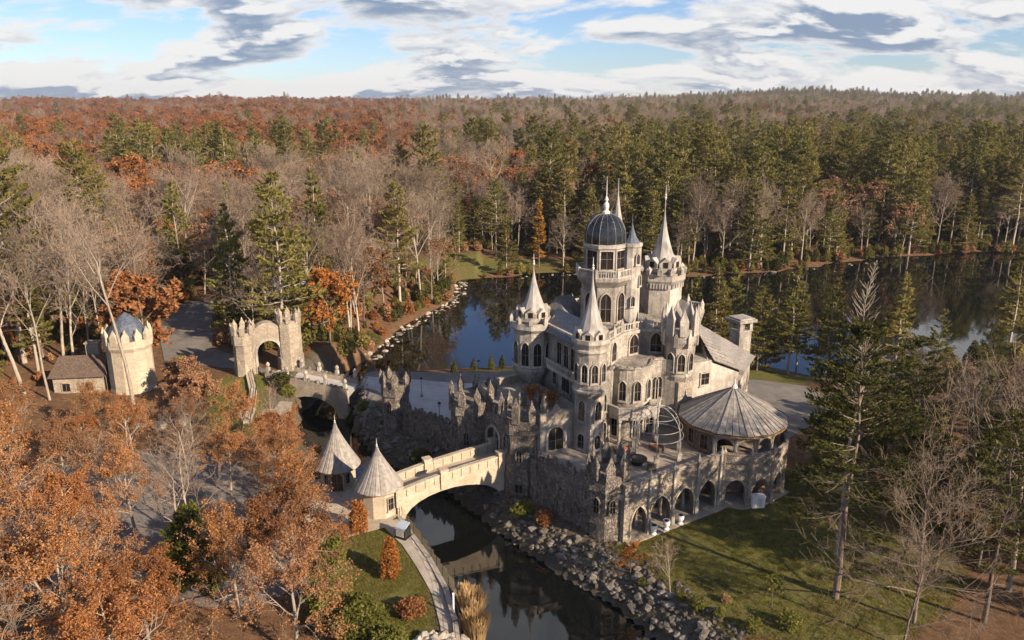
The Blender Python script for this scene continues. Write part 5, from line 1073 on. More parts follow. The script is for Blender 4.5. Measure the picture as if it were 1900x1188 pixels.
# mid-distance kinds (shared by the forest)
KINDS = {
 'oak': [oak(11, 15, .26, 5, .34), oak(12, 13, .24, 5, .34, clear=.25), oak(13, 17, .28, 5, .36, clear=.35, spread=.85), oak(14, 14, .25, 4, .34, bare=.25), oak(15, 15, .25, 5, .33, leaf='orange_leaf')],
 'bare': [bare_tree(21, 20, .24, .42, .62), bare_tree(22, 18, .22, .36, .72), bare_tree(23, 22, .26, .5, .55), bare_tree(24, 17, .20, .3, .8), oak(25, 17, .22, 2, .28, clear=.4, spread=.7, leaf='tan_leaf', bark='bark_pale', bare=.3)],
 'pine': [pine(31, 23, .30, .20, 4.9, 26, 5, 72, .36, bark='bark_pale', shape=.55), pine(32, 20, .27, .13, 4.0, 26, 5, 62, .36, bark='bark_pale'), pine(33, 25, .32, .33, 5.0, 22, 5, 74, .37, shape=.42, bark='bark_pale', gap=.22), pine(34, 17, .22, .08, 3.5, 22, 5, 48, .30, 'hemlock_needle', droop=.12), pine(35, 22, .28, .25, 3.4, 24, 5, 58, .36, shape=.8, bark='bark_pale')],
}
def tree(name, label, x, y, kind, s=1.0, rz=None, group=None, cat='tree', z=None, parts=('trunk', 'crown'), sx=None):
    z = hz(x, y) if z is None else z; rz = rng.uniform(0, 6.28) if rz is None else rz
    t = bpy.data.objects.new(name, None); COL.objects.link(t); t.location = (x, y, z); t.rotation_euler = (0, 0, rz); t.scale = (s * (sx or 1), s * (sx or 1), s); tag(t, label, cat, group)
    for nm, me in zip(parts, kind): o = bpy.data.objects.new(nm, me); COL.objects.link(o); o.parent = t
    return t
# ---- near trees, each built for its place
NO = [oak(41, 13, .25, 20, .115, scat=.6, bare=.46, bark='bark_pale', leaf='amber_leaf'), oak(42, 12, .24, 22, .115, scat=.6, clear=.22, bare=.36, bark='bark_pale'), oak(43, 14, .26, 18, .115, scat=.65, bare=.55, bark='bark_pale', leaf='amber_leaf')]
NB = [bare_tree(51, 26, .34, .38, .6, (10, 6, 5, 4)), bare_tree(52, 24, .32, .34, .66, (10, 6, 5, 4)), bare_tree(53, 12, .17, .2, .8, (8, 5, 5, 4), .014)]
NP_ = [pine(61, 24, .30, .34, 5.2, 26, 5, 170, .22, 'hemlock_needle', shape=.4, dead=.35, gap=.18, droop=.06), pine(62, 27, .32, .30, 5.0, 28, 5, 160, .22, 'hemlock_needle', shape=.4, dead=.3, gap=.18, droop=.05), pine(63, 14, .2, .08, 3.2, 24, 5, 60, .24, 'pine_needle')]
NP_ += [pine(66, 22, .28, .18, 4.8, 28, 5, 160, .22, 'hemlock_needle', shape=.45, dead=.3, gap=.18, droop=.06)]
near_oaks = [ (-33.0, 83.0, 2, .6, 'thin russet oak in the middle of the car park'), (-40.0, 74.0, 2, .7, 'thin russet oak at the front of the car park'), (-53.0, 88.5, 1, .6, 'russet oak at the back left of the car park'), (-36.5, 60.5, 0, .72, 'russet oak below the car park at bottom left'), (-42.0, 56.0, 1, .8, 'dense russet oak in the bottom left corner'), (-31.0, 57.0, 1, .7, 'dense russet oak at the bottom below the yellow-green pine'), (-47.0, 88.0, 2, .6, 'thin russet oak at the back of the car park'),  # (x, y, variant, scale, label)
 (-55.5, 97.0, 0, .56, 'russet oak in front of the stone cottage at the photo edge'), (-50.0, 94.5, 1, .58, 'russet oak below the sunlit round tower'), (-62.5, 91.0, 2, .7, 'thin russet oak at the far left behind the car park'),
 (-43.0, 97.0, 1, .55, 'pale russet oak beside the two round boulders'), (-57.0, 81.0, 0, .78, 'russet oak on the left edge of the car park'), (-49.5, 78.0, 2, .75, 'open russet oak overhanging the car park at left'),
 (-35.5, 95.0, 0, .62, 'russet oak on the moat bank above the car park'), (-29.0, 89.0, 1, .66, 'russet oak behind the plaza beside the moat'), (-26.0, 82.5, 2, .60, 'small russet oak at the left rim of the plaza'),
 (-25.5, 78.5, 2, .66, 'open-crowned russet oak between car park and plaza'), (-22.0, 69.5, 0, .78, 'russet oak below the white plaza boulders'), (-20.5, 64.0, 1, .88, 'dense russet oak left of the green lawn strip'),
 (-24.8, 61.0, 0, .74, 'russet oak at the bottom of the picture beside the yellow-green pine'), (-45.0, 70.0, 1, .72, 'dense russet oak in front of the car park'), (-46.5, 60.5, 0, .95, 'russet oak at lower left with dark stems'),
 (-36.0, 55.0, 2, .85, 'open russet oak at the bottom left'), (-18.0, 55.5, 2, .8, 'russet oak at the bottom edge beside the green shrubs'), (-50.0, 68.0, 2, 1.0, 'tall russet oak at the left edge of the photo'), (-30.0, 50.5, 1, .8, 'lowest russet oak at the bottom edge')]
for x, y, v, s, lab in near_oaks: tree('oak_tree', lab, x, y, NO[v], s, group='russet oaks round the car park')
for x, y, v, s, lab in ((-38.5, 84.5, 2, .75, 'small bare tree standing in the middle of the car park'), (-33.5, 72.0, 2, .9, 'pale bare tree at the car park corner'), (-33.0, 99.5, 2, .55, 'small bare sunlit tree on the moat bank'), (-44.0, 53.5, 2, 1.0, 'pale bare tree at the bottom left corner'), (-36.5, 76.0, 2, .8, 'pale bare tree in front of the open car park'), (-44.5, 76.5, 2, .85, 'grey bare tree on the left of the open car park'), (-41.0, 91.5, 2, .7, 'small bare tree at the back rim of the car park'), (-26.5, 73.0, 2, .75, 'bare tree between the plaza and the yellow-green pine'), (-38.5, 50.0, 2, .9, 'grey bare tree at the bottom edge')):
    tree('bare_tree', lab, x, y, NB[v], s)
tree('pine_tree', 'yellow-green pine among russet oaks in front of the car park', -30.2, 65.0, pine(64, 8.5, .2, .03, 3.4, 22, 6, 150, .22, 'shrub_leaf', shape=.55), 1.0)
tree('bare_tree', 'tall bare tree left of two behind the stone gateway', -53.7, 147, NB[0], 1.0, 1.0); tree('bare_tree', 'tall bare tree right of two behind the stone gateway', -49.0, 151, NB[1], 1.02, 2.4)
tree('bare_tree', 'pale leaning bare tree at the left edge by the cottage', -73.7, 111, bare_tree(54, 25, .32, .5, .55, (8, 6, 5, 4), lean=-.16), 1.0, 0.3)
tree('bare_tree', 'tall slender trunk standing in front of the sunlit round tower', -56.6, 109.2, bare_tree(55, 26, .3, .62, .6, (7, 6, 5, 4)), 1.0, 2.0)
tree('bare_tree', 'slim pale tree beside the stone cottage', -69.5, 110, bare_tree(56, 20, .2, .55, .6, (7, 5, 5, 3)), 1.0, 4.0)
tb = oak(44, 6.5, .12, 8, .16, leaf='tan_leaf', clear=.1, spread=1.0, scat=.4)
tree('small_tree', 'pinkish-brown bushy tree right of the sunlit round tower', -49.5, 110, tb, 1.1, cat='tree'); tree('small_tree', 'second pinkish-brown bushy tree nearer the garden wall', -45.5, 107, tb, .95, cat='tree')
larch = pine(65, 22, .25, .15, 2.8, 26, 5, 34, .4, 'larch_needle', shape=.75)
tree('larch_tree', 'golden larch on the far lake shore behind the castle', 8.0, 229, larch, .95)
# conifers and bare trees round the lawn and on the right
right = [(52.0, 95.0, NP_[3], .5, 'short dark pine below the right lake among the bare trees'), (49.0, 74.5, NP_[3], .62, 'full dark pine in the middle of the right-hand wood'), (56.5, 66.5, NP_[3], .8, 'full dark pine near the right photo edge'), (44.0, 87.5, NP_[3], .5, 'full dark pine right of the pavilion by the drive'), (62.0, 86.0, NP_[3], .62, 'full dark pine at the right edge below the lake'), (42.0, 68.0, NP_[3], .52, 'full dark pine behind the spreading grey bare tree'), (30.5, 64.0, NP_[0], 1.12, 'dark hemlock pine with tall bare top at the right of the lawn'), (40.5, 71.0, NP_[1], .58, 'dark pine behind the lawn tree'), (37.6, 84.0, NP_[3], .56, 'dark pine hiding the right end of the arcade'),
         (43.0, 93.0, NP_[3], .5, 'dark pine beside the right driveway'), (44.5, 78.0, NP_[0], .58, 'dark pine in the right-hand wood beyond the lawn'), (51.5, 71.0, NP_[1], .78, 'tall dark pine near the right edge'), (55.5, 84.0, NP_[0], .6, 'dark pine in the right-hand wood near the lake'),
         (47.5, 101.0, NP_[1], .42, 'pine between the right driveway and the lake'), (59.5, 98.0, NP_[0], .45, 'dark pine on the right lake bank'), (61.5, 74.0, NP_[1], .82, 'dark pine at the right photo edge'), (42.5, 60.5, NP_[1], .75, 'dark pine at the lower right'), (50.0, 58.0, NP_[0], .8, 'dark pine at the lower right corner'), (70.0, 108.0, NP_[1], .5, 'pine at the right edge below the lake'), (40.5, 82.0, NP_[1], .52, 'dark pine between the pavilion and the right-hand wood'), (47.0, 85.5, NP_[0], .78, 'dark pine in the second row right of the pavilion'), (39.5, 66.0, NP_[0], .66, 'dark pine at the lower edge of the right-hand wood'), (57.0, 73.5, NP_[1], .82, 'dark pine third from the right edge'), (46.5, 68.5, NP_[1], .62, 'short dark pine under the slanting bare trunk')]
for x, y, k, s, lab in right: tree('pine_tree', lab, x, y, k, s)
tb2 = bare_tree(57, 20, .24, .25, 1.15, (18, 6, 5, 4), .012, bark='bark_dark')
for x, y, k, s, lab in ((36.2, 60.5, tb2, .82, 'spreading grey bare tree at the lower right of the lawn'), (47.3, 64.8, NB[0], .85, 'pale slanting bare trunk at the right edge'), (33.5, 57.0, tb2, .5, 'young bare tree at the bottom right'), (58.0, 91.0, NB[1], .5, 'bare tree with pinkish twigs by the right lake shore'), (49.5, 88.0, NB[2], 1.3, 'bare tree among the dark pines on the right'), (66, 92, NB[0], .5, 'tall bare tree at the right edge before the lake'), (53.0, 78.0, tb2, .7, 'bare tree in the middle of the right-hand wood'), (62, 112, tb2, .42, 'bare grey tree on the lake bank at right')):
    tree('bare_tree', lab, x, y, k, s)
snag = pine(58, 31, .24, .55, 3.4, 30, 6, 0, .2, bark='bark_pale', shape=.75, droop=-.25, top_bare=1.1)[0]
tree('bare_tree', 'tall silvery bare conifer rising above the dark pines right of the pavilion', 33.4, 71.0, (snag,), 1.0, 1.0)
for x, y, v, s, lab in ((66.5, 86.0, 0, .7, 'russet oak among the pines at the right edge'), (71.0, 98.0, 1, .7, 'russet oak by the lake at the right edge'), (46.0, 71.0, 2, .45, 'low russet oak among the right-hand pines')): tree('oak_tree', lab, x, y, NO[v], s)
for i, (x, y, s, lab) in enumerate(((35.5, 131, 1.25, 'small pine on the lake bank left of the chimney'), (43.0, 130, 1.1, 'small pine on the lake bank right of the chimney'), (48.0, 128.5, 1.3, 'slender pine by the lake at the end of the driveway'), (30.0, 133, 1.0, 'pine close behind the castle wing'), (53.5, 126, 1.0, 'pine on the lake bank farthest right of the chimney'), (39.5, 134, 1.3, 'pine at the water edge straight behind the chimney'), (57.5, 122, 1.1, 'pine on the bank beyond the right driveway'), (45.5, 133, 1.0, 'slim pine at the water edge right of the chimney'), (61.5, 119, 1.3, 'pine on the right lake bank behind the dark pines'), (67.0, 117, 1.0, 'pine farther along the right lake bank'), (33.0, 136, 1.2, 'pine at the water edge close behind the castle wing'), (27.5, 135.5, 1.3, 'pine at the water edge behind the six-sided tower'), (50.5, 131.5, 1.15, 'tall slim pine at the water edge beyond the driveway'), (55.5, 130.0, 1.3, 'pine at the narrow point of the lake bank'), (37.0, 132.5, 1.1, 'pine second from the chimney on the lake bank'), (64.5, 124.0, 1.2, 'pine on the bank at the near end of the right lake'))):
    tree('pine_tree', lab, x, y, NP_[2] if i % 2 else KINDS['pine'][4], s if i % 2 else s * .68)
for i, (x, y) in enumerate(((-10.5, 134.5), (-7.0, 134.8), (-3.8, 135.2), (-1.8, 135.0), (1.0, 135.4))):
    tree('clipped_shrub', ('first', 'second', 'third', 'fourth', 'fifth')[i] + ' small dark cone shrub from the left along the lake edge', x, y, bush(70 + i, .8, 1.1 + .3 * (i in (2, 3)), 700, .16, 'hemlock_needle', .8), 1.0, cat='shrub', group='cone shrubs along the lake edge')
# young trees and shrubs on the lawns
yo = oak(45, 4.6, .09, 7, .13, (7, 5, 4), .3, 1.0, 'orange_leaf', scat=.25); yb = bare_tree(59, 5.2, .07, .25, .5, (8, 6, 5), .011)
tree('young_tree', 'small orange-leaved tree at the foot of the corner tower', 11.9, 69.0, yo, .85); tree('young_tree', 'small bare reddish tree on the lawn', 15.2, 65.3, yb, 1.05); tree('young_tree', 'young green-leaved tree near the edge of the lawn', 24.0, 62.5, oak(46, 4.0, .06, 6, .12, (7, 5, 4), .35, .9, 'shrub_leaf', scat=.2), .9)
tree('young_tree', 'narrow orange tree in a planting ring on the left lawn strip', -11.9, 67.2, bush(80, 1.15, 2.3, 2600, .13, 'orange_leaf', .45), 1.0); tree('young_tree', 'red-orange shrub tree against the near gatehouse', -16.6, 75.4, bush(81, 1.2, 2.0, 2200, .13, 'orange_leaf', .3), 1.0)
tree('shrub', 'round rust-red shrub on the left lawn strip', -9.2, 61.6, bush(82, 1.35, .8, 1800, .12, 'russet_leaf'), 1.0, cat='shrub'); tree('shrub', 'dark red shrub on the slope below the plaza', -18.6, 74.0, bush(83, 1.3, .9, 1300, .13, 'russet_leaf'), 1.0, cat='shrub')
for i, (x, y, rx, rz_, lab) in enumerate(((-13.0, 57.5, 2.2, 2.3, 'large olive-green bush at the bottom of the left lawn'), (-16.2, 60.0, 2.0, 2.6, 'tall olive-green bush beside the russet oaks'), (-10.2, 55.2, 1.7, 1.6, 'green bush at the bottom edge beside the pale boulders'), (-18.0, 68.5, 1.6, 1.8, 'olive-green bush on the shaded left lawn'))):
    tree('bush', lab, x, y, bush(84 + i, rx, rz_, 4200, .15, 'shrub_leaf'), 1.0, cat='bush')
for i, (x, y, s, lab) in enumerate(((17.2, 62.6, .75, 'small green shrub on top of the rock bank'), (18.9, 61.2, .6, 'smaller green shrub on top of the rock bank'), (21.3, 59.2, .8, 'green shrub on the rock bank nearest the bottom edge'), (24.6, 59.6, 1.0, 'leafy green shrub below the young lawn tree'), (16.0, 64.0, .5, 'tiny yellow-green shrub on the rock bank'), (20.0, 63.4, .5, 'small straw-coloured shrub on the lawn edge'), (12.9, 67.2, .5, 'low olive shrub near the orange lawn tree'))):
    tree('shrub', lab, x, y, bush(90 + i, 1.0, .8, 900, .13, 'straw' if i == 5 else 'shrub_leaf'), s, cat='shrub')
for i, (x, y, rx, lab) in enumerate(((-36.5, 116.5, 1.5, 'dark green shrub at the foot of the gateway'), (-35.0, 114.5, 1.3, 'yellowing shrub beside the back bridge'), (-24.8, 113.5, 1.1, 'dark shrub at the courtyard end of the back bridge'), (-22.6, 110.6, 1.0, 'olive shrub on the inner moat bank'), (-12.2, 95.4, 1.4, 'low dark shrub under the courtyard rampart'), (1.2, 80.8, 1.2, 'olive shrub on the bank below the bridge tower'), (3.6, 78.6, 1.0, 'brown shrub on the bank below the rampart'), (-31.0, 139.0, 2.0, 'green shrub on the wooded lake corner'), (-28.5, 150, 2.2, 'large green shrub above the pale boulders of the lake'))):
    tree('shrub', lab, x, y, bush(100 + i, rx, rx * .75, 1100, .16, 'russet_leaf' if i == 6 else ('shrub_leaf' if i % 2 else 'hemlock_needle')), 1.0, cat='shrub')
# golden ornamental grass at the water's edge
def grass_clump(seed, n, h, spread):
    nrg = np.random.default_rng(seed); vs = []; fs = []
    for i in range(n):
        a = nrg.uniform(0, 6.28); r = spread * math.sqrt(nrg.uniform()) ; b = np.array([r * math.cos(a), r * math.sin(a), 0]); lean = np.array([math.cos(a), math.sin(a), 0]) * nrg.uniform(.05, .55) * h * .5; hh = h * nrg.uniform(.6, 1.1); w = np.array([-math.sin(a), math.cos(a), 0]) * .035
        p1 = b + lean * .3 + (0, 0, hh * .6); p2 = b + lean + (0, 0, hh); k = len(vs); vs += [b - w, b + w, p1 + w, p1 - w, p2 + w * .5, p2 - w * .5]; fs += [(k, k + 1, k + 2, k + 3), (k + 3, k + 2, k + 4, k + 5)]
    return np_mesh('blades', vs, fs, 'straw')
for x, y, h, sp, lab in ((-3.7, 62.6, 2.9, .95, 'tall golden ornamental grass clump at the end of the footpath'), (-3.3, 60.0, 2.5, .95, 'golden ornamental grass clump nearest the bottom edge'), (-4.4, 64.9, 2.0, .5, 'slim golden grass clump by the moat wall')):
    t = empty('ornamental_grass', (x, y, hz(x, y)), lab, 'grass clump'); put('blades', grass_clump(int(x * 10) + 99, 900, h, sp), t, (x, y, max(-1.5, hz(x, y))))

# ------------------------------------------------------------------ the forest
CORE = [(-130, 20), (-80, 106), (-76, 121), (-60, 124), (-47, 127.5), (-40, 131), (-34, 134), (-27, 139), (52, 140), (58, 128), (76, 124), (85, 100), (75, 20)]
ROADS = [[(-60, 126), (-64, 134), (-72, 150), (-72, 166), (-62, 180), (-56, 177), (-60, 150), (-52, 134), (-42, 124)]]
def scatter(seed):
    r_ = np.random.default_rng(seed); pts = []
    bands = [(100, 330, 6.3), (330, 560, 7.4), (560, 900, 8.8), (900, 1500, 11.0), (1500, 2950, 14.5)]
    for y0, y1, st in bands:
        gx = np.arange(-1.0 * y1, 1.0 * y1, st); gy = np.arange(y0, y1, st); X, Y = np.meshgrid(gx, gy); X = X.ravel() + r_.uniform(-.45, .45, X.size) * st; Y = Y.ravel() + r_.uniform(-.45, .45, Y.size) * st
        k = np.abs(X) < .70 * Y + 25; pts.append(np.stack([X[k], Y[k]], 1))
    P_ = np.concatenate(pts); x, y = P_[:, 0], P_[:, 1]
    ok = (poly_sd(x, y, WATER) > 2.0) & (poly_sd(x, y, CORE) > 0) & ~((x > 50) & (y < 178) & (r_.random(len(x)) < .88)) & (poly_sd(x, y, ROADS[0]) > 1.2) & (poly_sd(x, y, FAR_MEADOW) > -1) & (poly_sd(x, y, [(-51, 149), (-40, 149), (-41, 172), (-53, 172)]) > 0)
    return P_[ok]
FP = scatter(5); fx, fy = FP[:, 0], FP[:, 1]; nrg = np.random.default_rng(9)
def nz_(x, y, f, ph): return np.sin(x * f + ph) * np.cos(y * f * 1.27 + ph * 1.7) + .6 * np.sin(x * f * 2.3 + y * f * 1.9 + ph * 2.1) + .4 * np.sin(x * f * 4.7 - y * f * 4.1 + ph)
side = fx / fy     # left to right across the valley
pine_w = 1 / (1 + np.exp(-(side + .04) * 9)) * .72 + .08 + .42 * nz_(fx, fy, .016, 1.0) + .22 * nz_(fx, fy, .05, 2.6) - .22 * ((fy > 330) & (side > 0)) - .25 * ((fy > 600) & (side < .1)) - .28 * ((fy > 520) & (side > .1)) + .75 * ((fx - 900) ** 2 / 420 ** 2 + (fy - 2450) ** 2 / 350 ** 2 < 1) * (nrg.random(len(fx)) < .7)
pine_w += .45 * ((np.abs(fx + 150) < 60) & (np.abs(fy - 360) < 45)) + .4 * ((side < -.1) & (np.abs(fy - 160) < 22) & (nrg.random(len(fx)) < .5)) + .35 * ((side < -.25) & (fy < 190) & (nrg.random(len(fx)) < .35)) - .30 * ((side < .02) & (fy < 330) & (fy > 200))
oak_w = .36 + .42 * (side < -.12) + .22 * ((side < .02) & (fy > 300)) + .42 * nz_(fx, fy, .021, 4.0) - .02 * (side > .2) + .15 * ((fy > 420) & (side < 0)) - .42 * ((side < 0) & (fy < 270))
bare_w = .40 - .28 * ((side > .02) & (fy < 560)) + .25 * nz_(fx, fy, .019, 7.0) + .25 * ((side > -.32) & (side < .02) & (fy < 260)) + .12 * ((side < -.3) & (fy < 240)) + .08 * (fy > 600)
Wt = np.stack([pine_w, oak_w, bare_w], 1) + nrg.gumbel(size=(len(fx), 3)) * .17
kind = Wt.argmax(1)
shore = (poly_sd(fx, fy, WATER) < 14) & (fx > 15) & (fy > 200); kind = np.where(shore & (nrg.random(len(fx)) < .30), 2, np.where(shore, 0, kind))
fz = height(fx, fy); dist = np.hypot(np.hypot(fx, fy), 45 - fz); names = ('pine', 'oak', 'bare')
title = {'pine': ('pine_tree', 'pine'), 'oak': ('oak_tree', 'russet oak'), 'bare': ('bare_tree', 'bare grey tree')}
SPOT = ((110, 'at the left photo edge'), (200, 'above the stone cottage'), (330, 'above the sunlit round tower'), (430, 'along the woodland driveway'), (500, 'left of the gateway arch'), (580, 'above the gateway arch'), (700, 'right of the stone gateway'), (780, 'above the pale lakeside boulders'), (860, 'at the corner of the lake'),
        (980, 'above the far meadow'), (1090, 'by the golden larch'), (1190, 'behind the glazed dome'), (1290, 'behind the six-sided tower'), (1380, 'above the chimney'), (1480, 'above the right driveway'), (1580, 'left above the silvery bare conifer'), (1680, 'right above the silvery bare conifer'), (1790, 'above the right end of the lake'), (9999, 'at the right photo edge'))
ROWS = ((150, 'front-row'), (175, 'second-row'), (200, 'third-row'), (225, 'fourth-row'), (240, 'shore-side'), (255, 'second-rank'), (275, 'third-rank'), (9999, 'deep-wood'))
LOOK = {'pine': ('broad pine', 'full pine', 'flat-topped pine', 'dark hemlock', 'narrow pine'), 'oak': ('russet oak', 'low russet oak', 'high-crowned russet oak', 'thin russet oak', 'bright orange oak'), 'bare': ('bare tree', 'round bare tree', 'slim bare tree', 'spreading bare tree', 'tan-leaved tree')}
def region(x, y, nm, v, s):
    px = 950 + 1450 * x / y / 1.03; sp = next(t for a, t in SPOT if px < a); rw = next(t for a, t in ROWS if y < a)
    return '%s %s %s %s' % ('tall' if s > .98 else ('small' if s < .84 else 'middling'), rw, LOOK[nm][v], sp)
cols = {}
for nm in names:
    c = bpy.data.collections.new('forest_' + nm); cols[nm] = c
    for i, (tm, cm) in enumerate(KINDS[nm]):       # trunk and crown joined for the far mass
        me = bpy.data.meshes.new('far_' + nm); nv = len(tm.vertices); a = np.zeros(nv * 3, np.float32); tm.vertices.foreach_get('co', a); b = np.zeros(len(cm.vertices) * 3, np.float32); cm.vertices.foreach_get('co', b)
        me.vertices.add(nv + len(cm.vertices)); me.vertices.foreach_set('co', np.concatenate([a, b])); la = np.zeros(len(tm.loops), np.int32); tm.loops.foreach_get('vertex_index', la); lb = np.zeros(len(cm.loops), np.int32); cm.loops.foreach_get('vertex_index', lb)
        ta = np.zeros(len(tm.polygons), np.int32); tm.polygons.foreach_get('loop_total', ta); tb_ = np.zeros(len(cm.polygons), np.int32); cm.polygons.foreach_get('loop_total', tb_); tt = np.concatenate([ta, tb_])
        me.loops.add(len(la) + len(lb)); me.polygons.add(len(tt)); me.loops.foreach_set('vertex_index', np.concatenate([la, lb + nv])); me.polygons.foreach_set('loop_start', np.concatenate([[0], np.cumsum(tt)[:-1]]).astype(np.int32)); me.polygons.foreach_set('loop_total', tt)
        me.materials.append(tm.materials[0]); me.materials.append(cm.materials[0]); me.polygons.foreach_set('material_index', np.concatenate([np.zeros(len(ta), np.int32), np.ones(len(tb_), np.int32)])); me.update()
        c.objects.link(bpy.data.objects.new('far_%s_%d' % (nm, i), me))
def mass(name, label, cat, x, y, z, var, rot, scl, col):
    me = bpy.data.meshes.new(name); me.vertices.add(len(x)); me.vertices.foreach_set('co', np.stack([x, y, z], 1).astype(np.float32).ravel())
    for nm, tp_, v in (('variant', 'INT', var.astype(np.int32)), ('rotz', 'FLOAT', rot.astype(np.float32)), ('scl', 'FLOAT', scl.astype(np.float32))): me.attributes.new(nm, tp_, 'POINT').data.foreach_set('value', v)
    o = put(name, me); tag(o, label, cat, kind='stuff')
    ng = bpy.data.node_groups.new(name, 'GeometryNodeTree'); ng.interface.new_socket('Geometry', in_out='INPUT', socket_type='NodeSocketGeometry'); ng.interface.new_socket('Geometry', in_out='OUTPUT', socket_type='NodeSocketGeometry')
    N = ng.nodes.new; gi = N('NodeGroupInput'); go = N('NodeGroupOutput'); ip = N('GeometryNodeInstanceOnPoints'); ci = N('GeometryNodeCollectionInfo')
    ci.inputs['Collection'].default_value = col; ci.inputs['Separate Children'].default_value = True; ci.inputs['Reset Children'].default_value = True; ip.inputs['Pick Instance'].default_value = True
    def na_(n_, t_): a = N('GeometryNodeInputNamedAttribute'); a.data_type = t_; a.inputs['Name'].default_value = n_; return a.outputs['Attribute']
    cb = N('ShaderNodeCombineXYZ'); ln = ng.links.new; ln(na_('rotz', 'FLOAT'), cb.inputs[2]); ln(gi.outputs[0], ip.inputs['Points']); ln(ci.outputs[0], ip.inputs['Instance']); ln(na_('variant', 'INT'), ip.inputs['Instance Index']); ln(cb.outputs[0], ip.inputs['Rotation']); ln(na_('scl', 'FLOAT'), ip.inputs['Scale']); ln(ip.outputs[0], go.inputs[0])
    md = o.modifiers.new('trees', 'NODES'); md.node_group = ng; return o
# undergrowth: low saplings and brush on the forest floor, past counting
ucol = bpy.data.collections.new('forest_brush')
for i, (nm, rx, rz_, n, sz, lf) in enumerate((('tan', 1.5, 1.3, 420, .26, 'tan_leaf'), ('green', 1.4, 1.7, 460, .26, 'pine_needle'), ('russet', 1.4, 1.1, 420, .26, 'russet_leaf'), ('dark', 1.2, 2.0, 460, .26, 'hemlock_needle'))):
    tm, cm = bush(120 + i, rx, rz_, n, sz, lf, .35); ucol.objects.link(bpy.data.objects.new('brush_%d' % i, cm))
ur = np.random.default_rng(77); ux = ur.uniform(-250, 260, 26000); uy = ur.uniform(60, 400, 26000)
k_ = (np.abs(ux) < .72 * uy + 10) & (poly_sd(ux, uy, WATER) > 1.2) & ((poly_sd(ux, uy, CORE) > -1.5) | ((ux > 33) & (uy < 112) & (uy > 62) & (poly_sd(ux, uy, LAWN) > 1) & (ux - 33 > (uy - 80) * .35) & (ur.random(26000) < .35))) & (poly_sd(ux, uy, ROADS[0]) > .5) & (poly_sd(ux, uy, FAR_MEADOW) > .5) & (ur.random(26000) < np.where(poly_sd(ux, uy, WATER) < 16, 1.0, .45))
ux, uy = ux[k_], uy[k_]; us = ur.uniform(.4, 1.15, len(ux))
inview = np.abs(fx) < .66 * fy - 4
for k, nm in enumerate(names):
    idx = np.where(kind == k)[0]; idx = idx[np.argsort(dist[idx] + 1e5 * ~inview[idx])]; one = idx[:270]; rest = idx[270:]
    var = nrg.integers(0, 5, len(fx)); 
    if nm == 'oak': var = np.where((var == 4) & (nrg.random(len(fx)) < .45), 0, var)
    if nm == 'pine': var = np.where((var == 3) & (nrg.random(len(fx)) < .5), 1, var)
    scl = nrg.uniform(.68, 1.18, len(fx)); big = {'pine': 1.28, 'oak': 1.08, 'bare': 1.12}[nm]; rot = nrg.uniform(0, 6.28, len(fx)); px_ = 950 + 1408 * side; scl = np.where((px_ > 800) & (px_ < 1000) & (fy < 290), scl * .70, scl)
    for i in one:
        lb = region(fx[i], fy[i], nm, var[i], scl[i]); tree(title[nm][0], lb, float(fx[i]), float(fy[i]), KINDS[nm][var[i]], float(scl[i] * big), float(rot[i]), {'pine': 'pines and hemlocks of the surrounding forest', 'oak': 'leafy oaks of the surrounding forest', 'bare': 'bare trees of the surrounding forest'}[nm], z=float(fz[i]))
    ox, oy, ov, os_ = (fx[rest], fy[rest], var[rest], scl[rest] * big)
    if nm == 'pine':
        ex = np.array([74, 80, 72, 84, 90, 78]); ey = np.array([50, 64, 74, 84, 70, 38]); ox, oy = np.concatenate([ox, ex]), np.concatenate([oy, ey]); ov = np.concatenate([ov, np.arange(6) % 5]); os_ = np.concatenate([os_, np.full(6, .95)])
    oz = height(ox, oy); orot = nrg.uniform(0, 6.28, len(ox))
    mass(nm + '_forest', {'pine': 'distant pines scattered over the forested hills', 'oak': 'distant russet oaks covering the forested hills', 'bare': 'distant bare trees covering the forested hills'}[nm], 'forest', ox, oy, oz - .1, ov, orot, os_, cols[nm])
mass('undergrowth', 'low brush and saplings on the forest floor', 'undergrowth', ux, uy, height(ux, uy), np.where((ux > -.05 * uy) & (ur.random(len(ux)) < .5), 1, ur.integers(0, 4, len(ux))), ur.uniform(0, 6.28, len(ux)), us, ucol)
print('BRUSH', len(ux)); print('TREES', [(nm, int((kind == k).sum())) for k, nm in enumerate(names)])

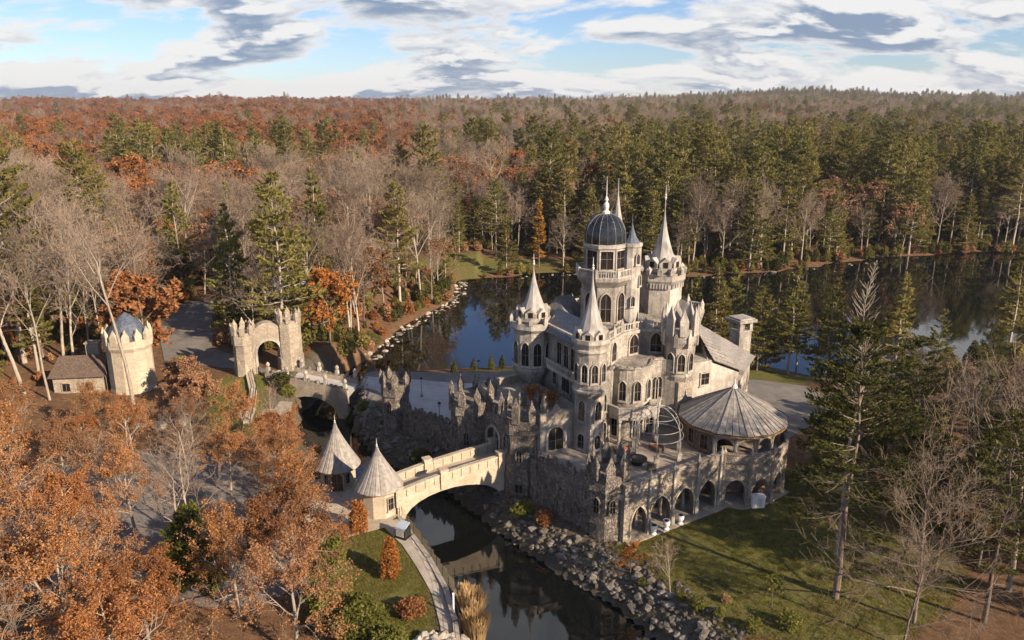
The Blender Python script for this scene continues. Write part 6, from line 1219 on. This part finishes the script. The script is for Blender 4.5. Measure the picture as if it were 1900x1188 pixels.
# ------------------------------------------------------------------ grass tufts and fallen leaves, past counting
gcol = bpy.data.collections.new('grass_tufts')
for i in range(3):
    r_ = np.random.default_rng(200 + i); vs = []; fs = []
    for k in range(26):
        a, rr, h, w = r_.uniform(0, 6.28), .34 * math.sqrt(r_.uniform()), r_.uniform(.07, .17), .022; b = np.array([rr * math.cos(a), rr * math.sin(a), -.02]); t = b + np.array([r_.normal() * .05, r_.normal() * .05, h]); sdv = np.array([-math.sin(a), math.cos(a), 0]) * w; q = len(vs); vs += [b - sdv, b + sdv, t + sdv * .3, t - sdv * .3]; fs.append((q, q + 1, q + 2, q + 3))
    gcol.objects.link(bpy.data.objects.new('tuft_%d' % i, np_mesh('tuft', vs, fs, 'grass_blade')))
gr_ = np.random.default_rng(31); gx, gy = [], []
for poly, n in ((LAWN, 15000), (LEFT_LAWN, 5500), (LEFT_GRASS, 1500)):
    x = gr_.uniform(min(p[0] for p in poly), max(p[0] for p in poly), n); y = gr_.uniform(min(p[1] for p in poly), max(p[1] for p in poly), n); k_ = (poly_sd(x, y, poly) < .8) & (nz_(x, y, .35, 1.3) > -.9) & (poly_sd(x, y, WATER) > 3.4); gx.append(x[k_]); gy.append(y[k_])
gx, gy = np.concatenate(gx), np.concatenate(gy)
mass('grass', 'short rough grass of the lawns', 'grass', gx, gy, height(gx, gy), gr_.integers(0, 3, len(gx)), gr_.uniform(0, 6.28, len(gx)), gr_.uniform(.5, 1.1, len(gx)), gcol)
n = 9000; lx = np.concatenate([gr_.uniform(-64, -14, n), gr_.uniform(10, 62, n // 2)]); ly = np.concatenate([gr_.uniform(50, 104, n), gr_.uniform(56, 96, n // 2)])
k_ = (poly_sd(lx, ly, WATER) > 1.5) & (poly_sd(lx, ly, tp) > .5) & (nz_(lx, ly, .22, 2.2) > -.35); lx, ly = lx[k_], ly[k_]
v, q = leaf_quads(np.stack([lx, ly, height(lx, ly) + .15], 1), .085, gr_, .93, .8)
lo = put('fallen_leaves', np_mesh('fallen_leaves', v, q, 'tan_leaf')); tag(lo, 'fallen oak leaves strewn over car park and lawns', 'leaves', kind='stuff')

# ------------------------------------------------------------------ the air over the valley
hb = MB().box((0, 2050, 55), (7600, 4700, 132)); hm = bpy.data.materials.new('haze'); hm.use_nodes = True; nt = hm.node_tree
for n in list(nt.nodes): nt.nodes.remove(n)
pv = nt.nodes.new('ShaderNodeVolumePrincipled'); pv.inputs['Color'].default_value = (0.86, 0.90, 0.98, 1); pv.inputs['Density'].default_value = 0.00007; pv.inputs['Anisotropy'].default_value = 0.2
mo = nt.nodes.new('ShaderNodeOutputMaterial'); nt.links.new(pv.outputs[0], mo.inputs['Volume']); MATS['haze'] = hm
hz_o = build(hb, 'haze', 'haze'); tag(hz_o, 'thin autumn haze over the wooded valley', kind='stuff')
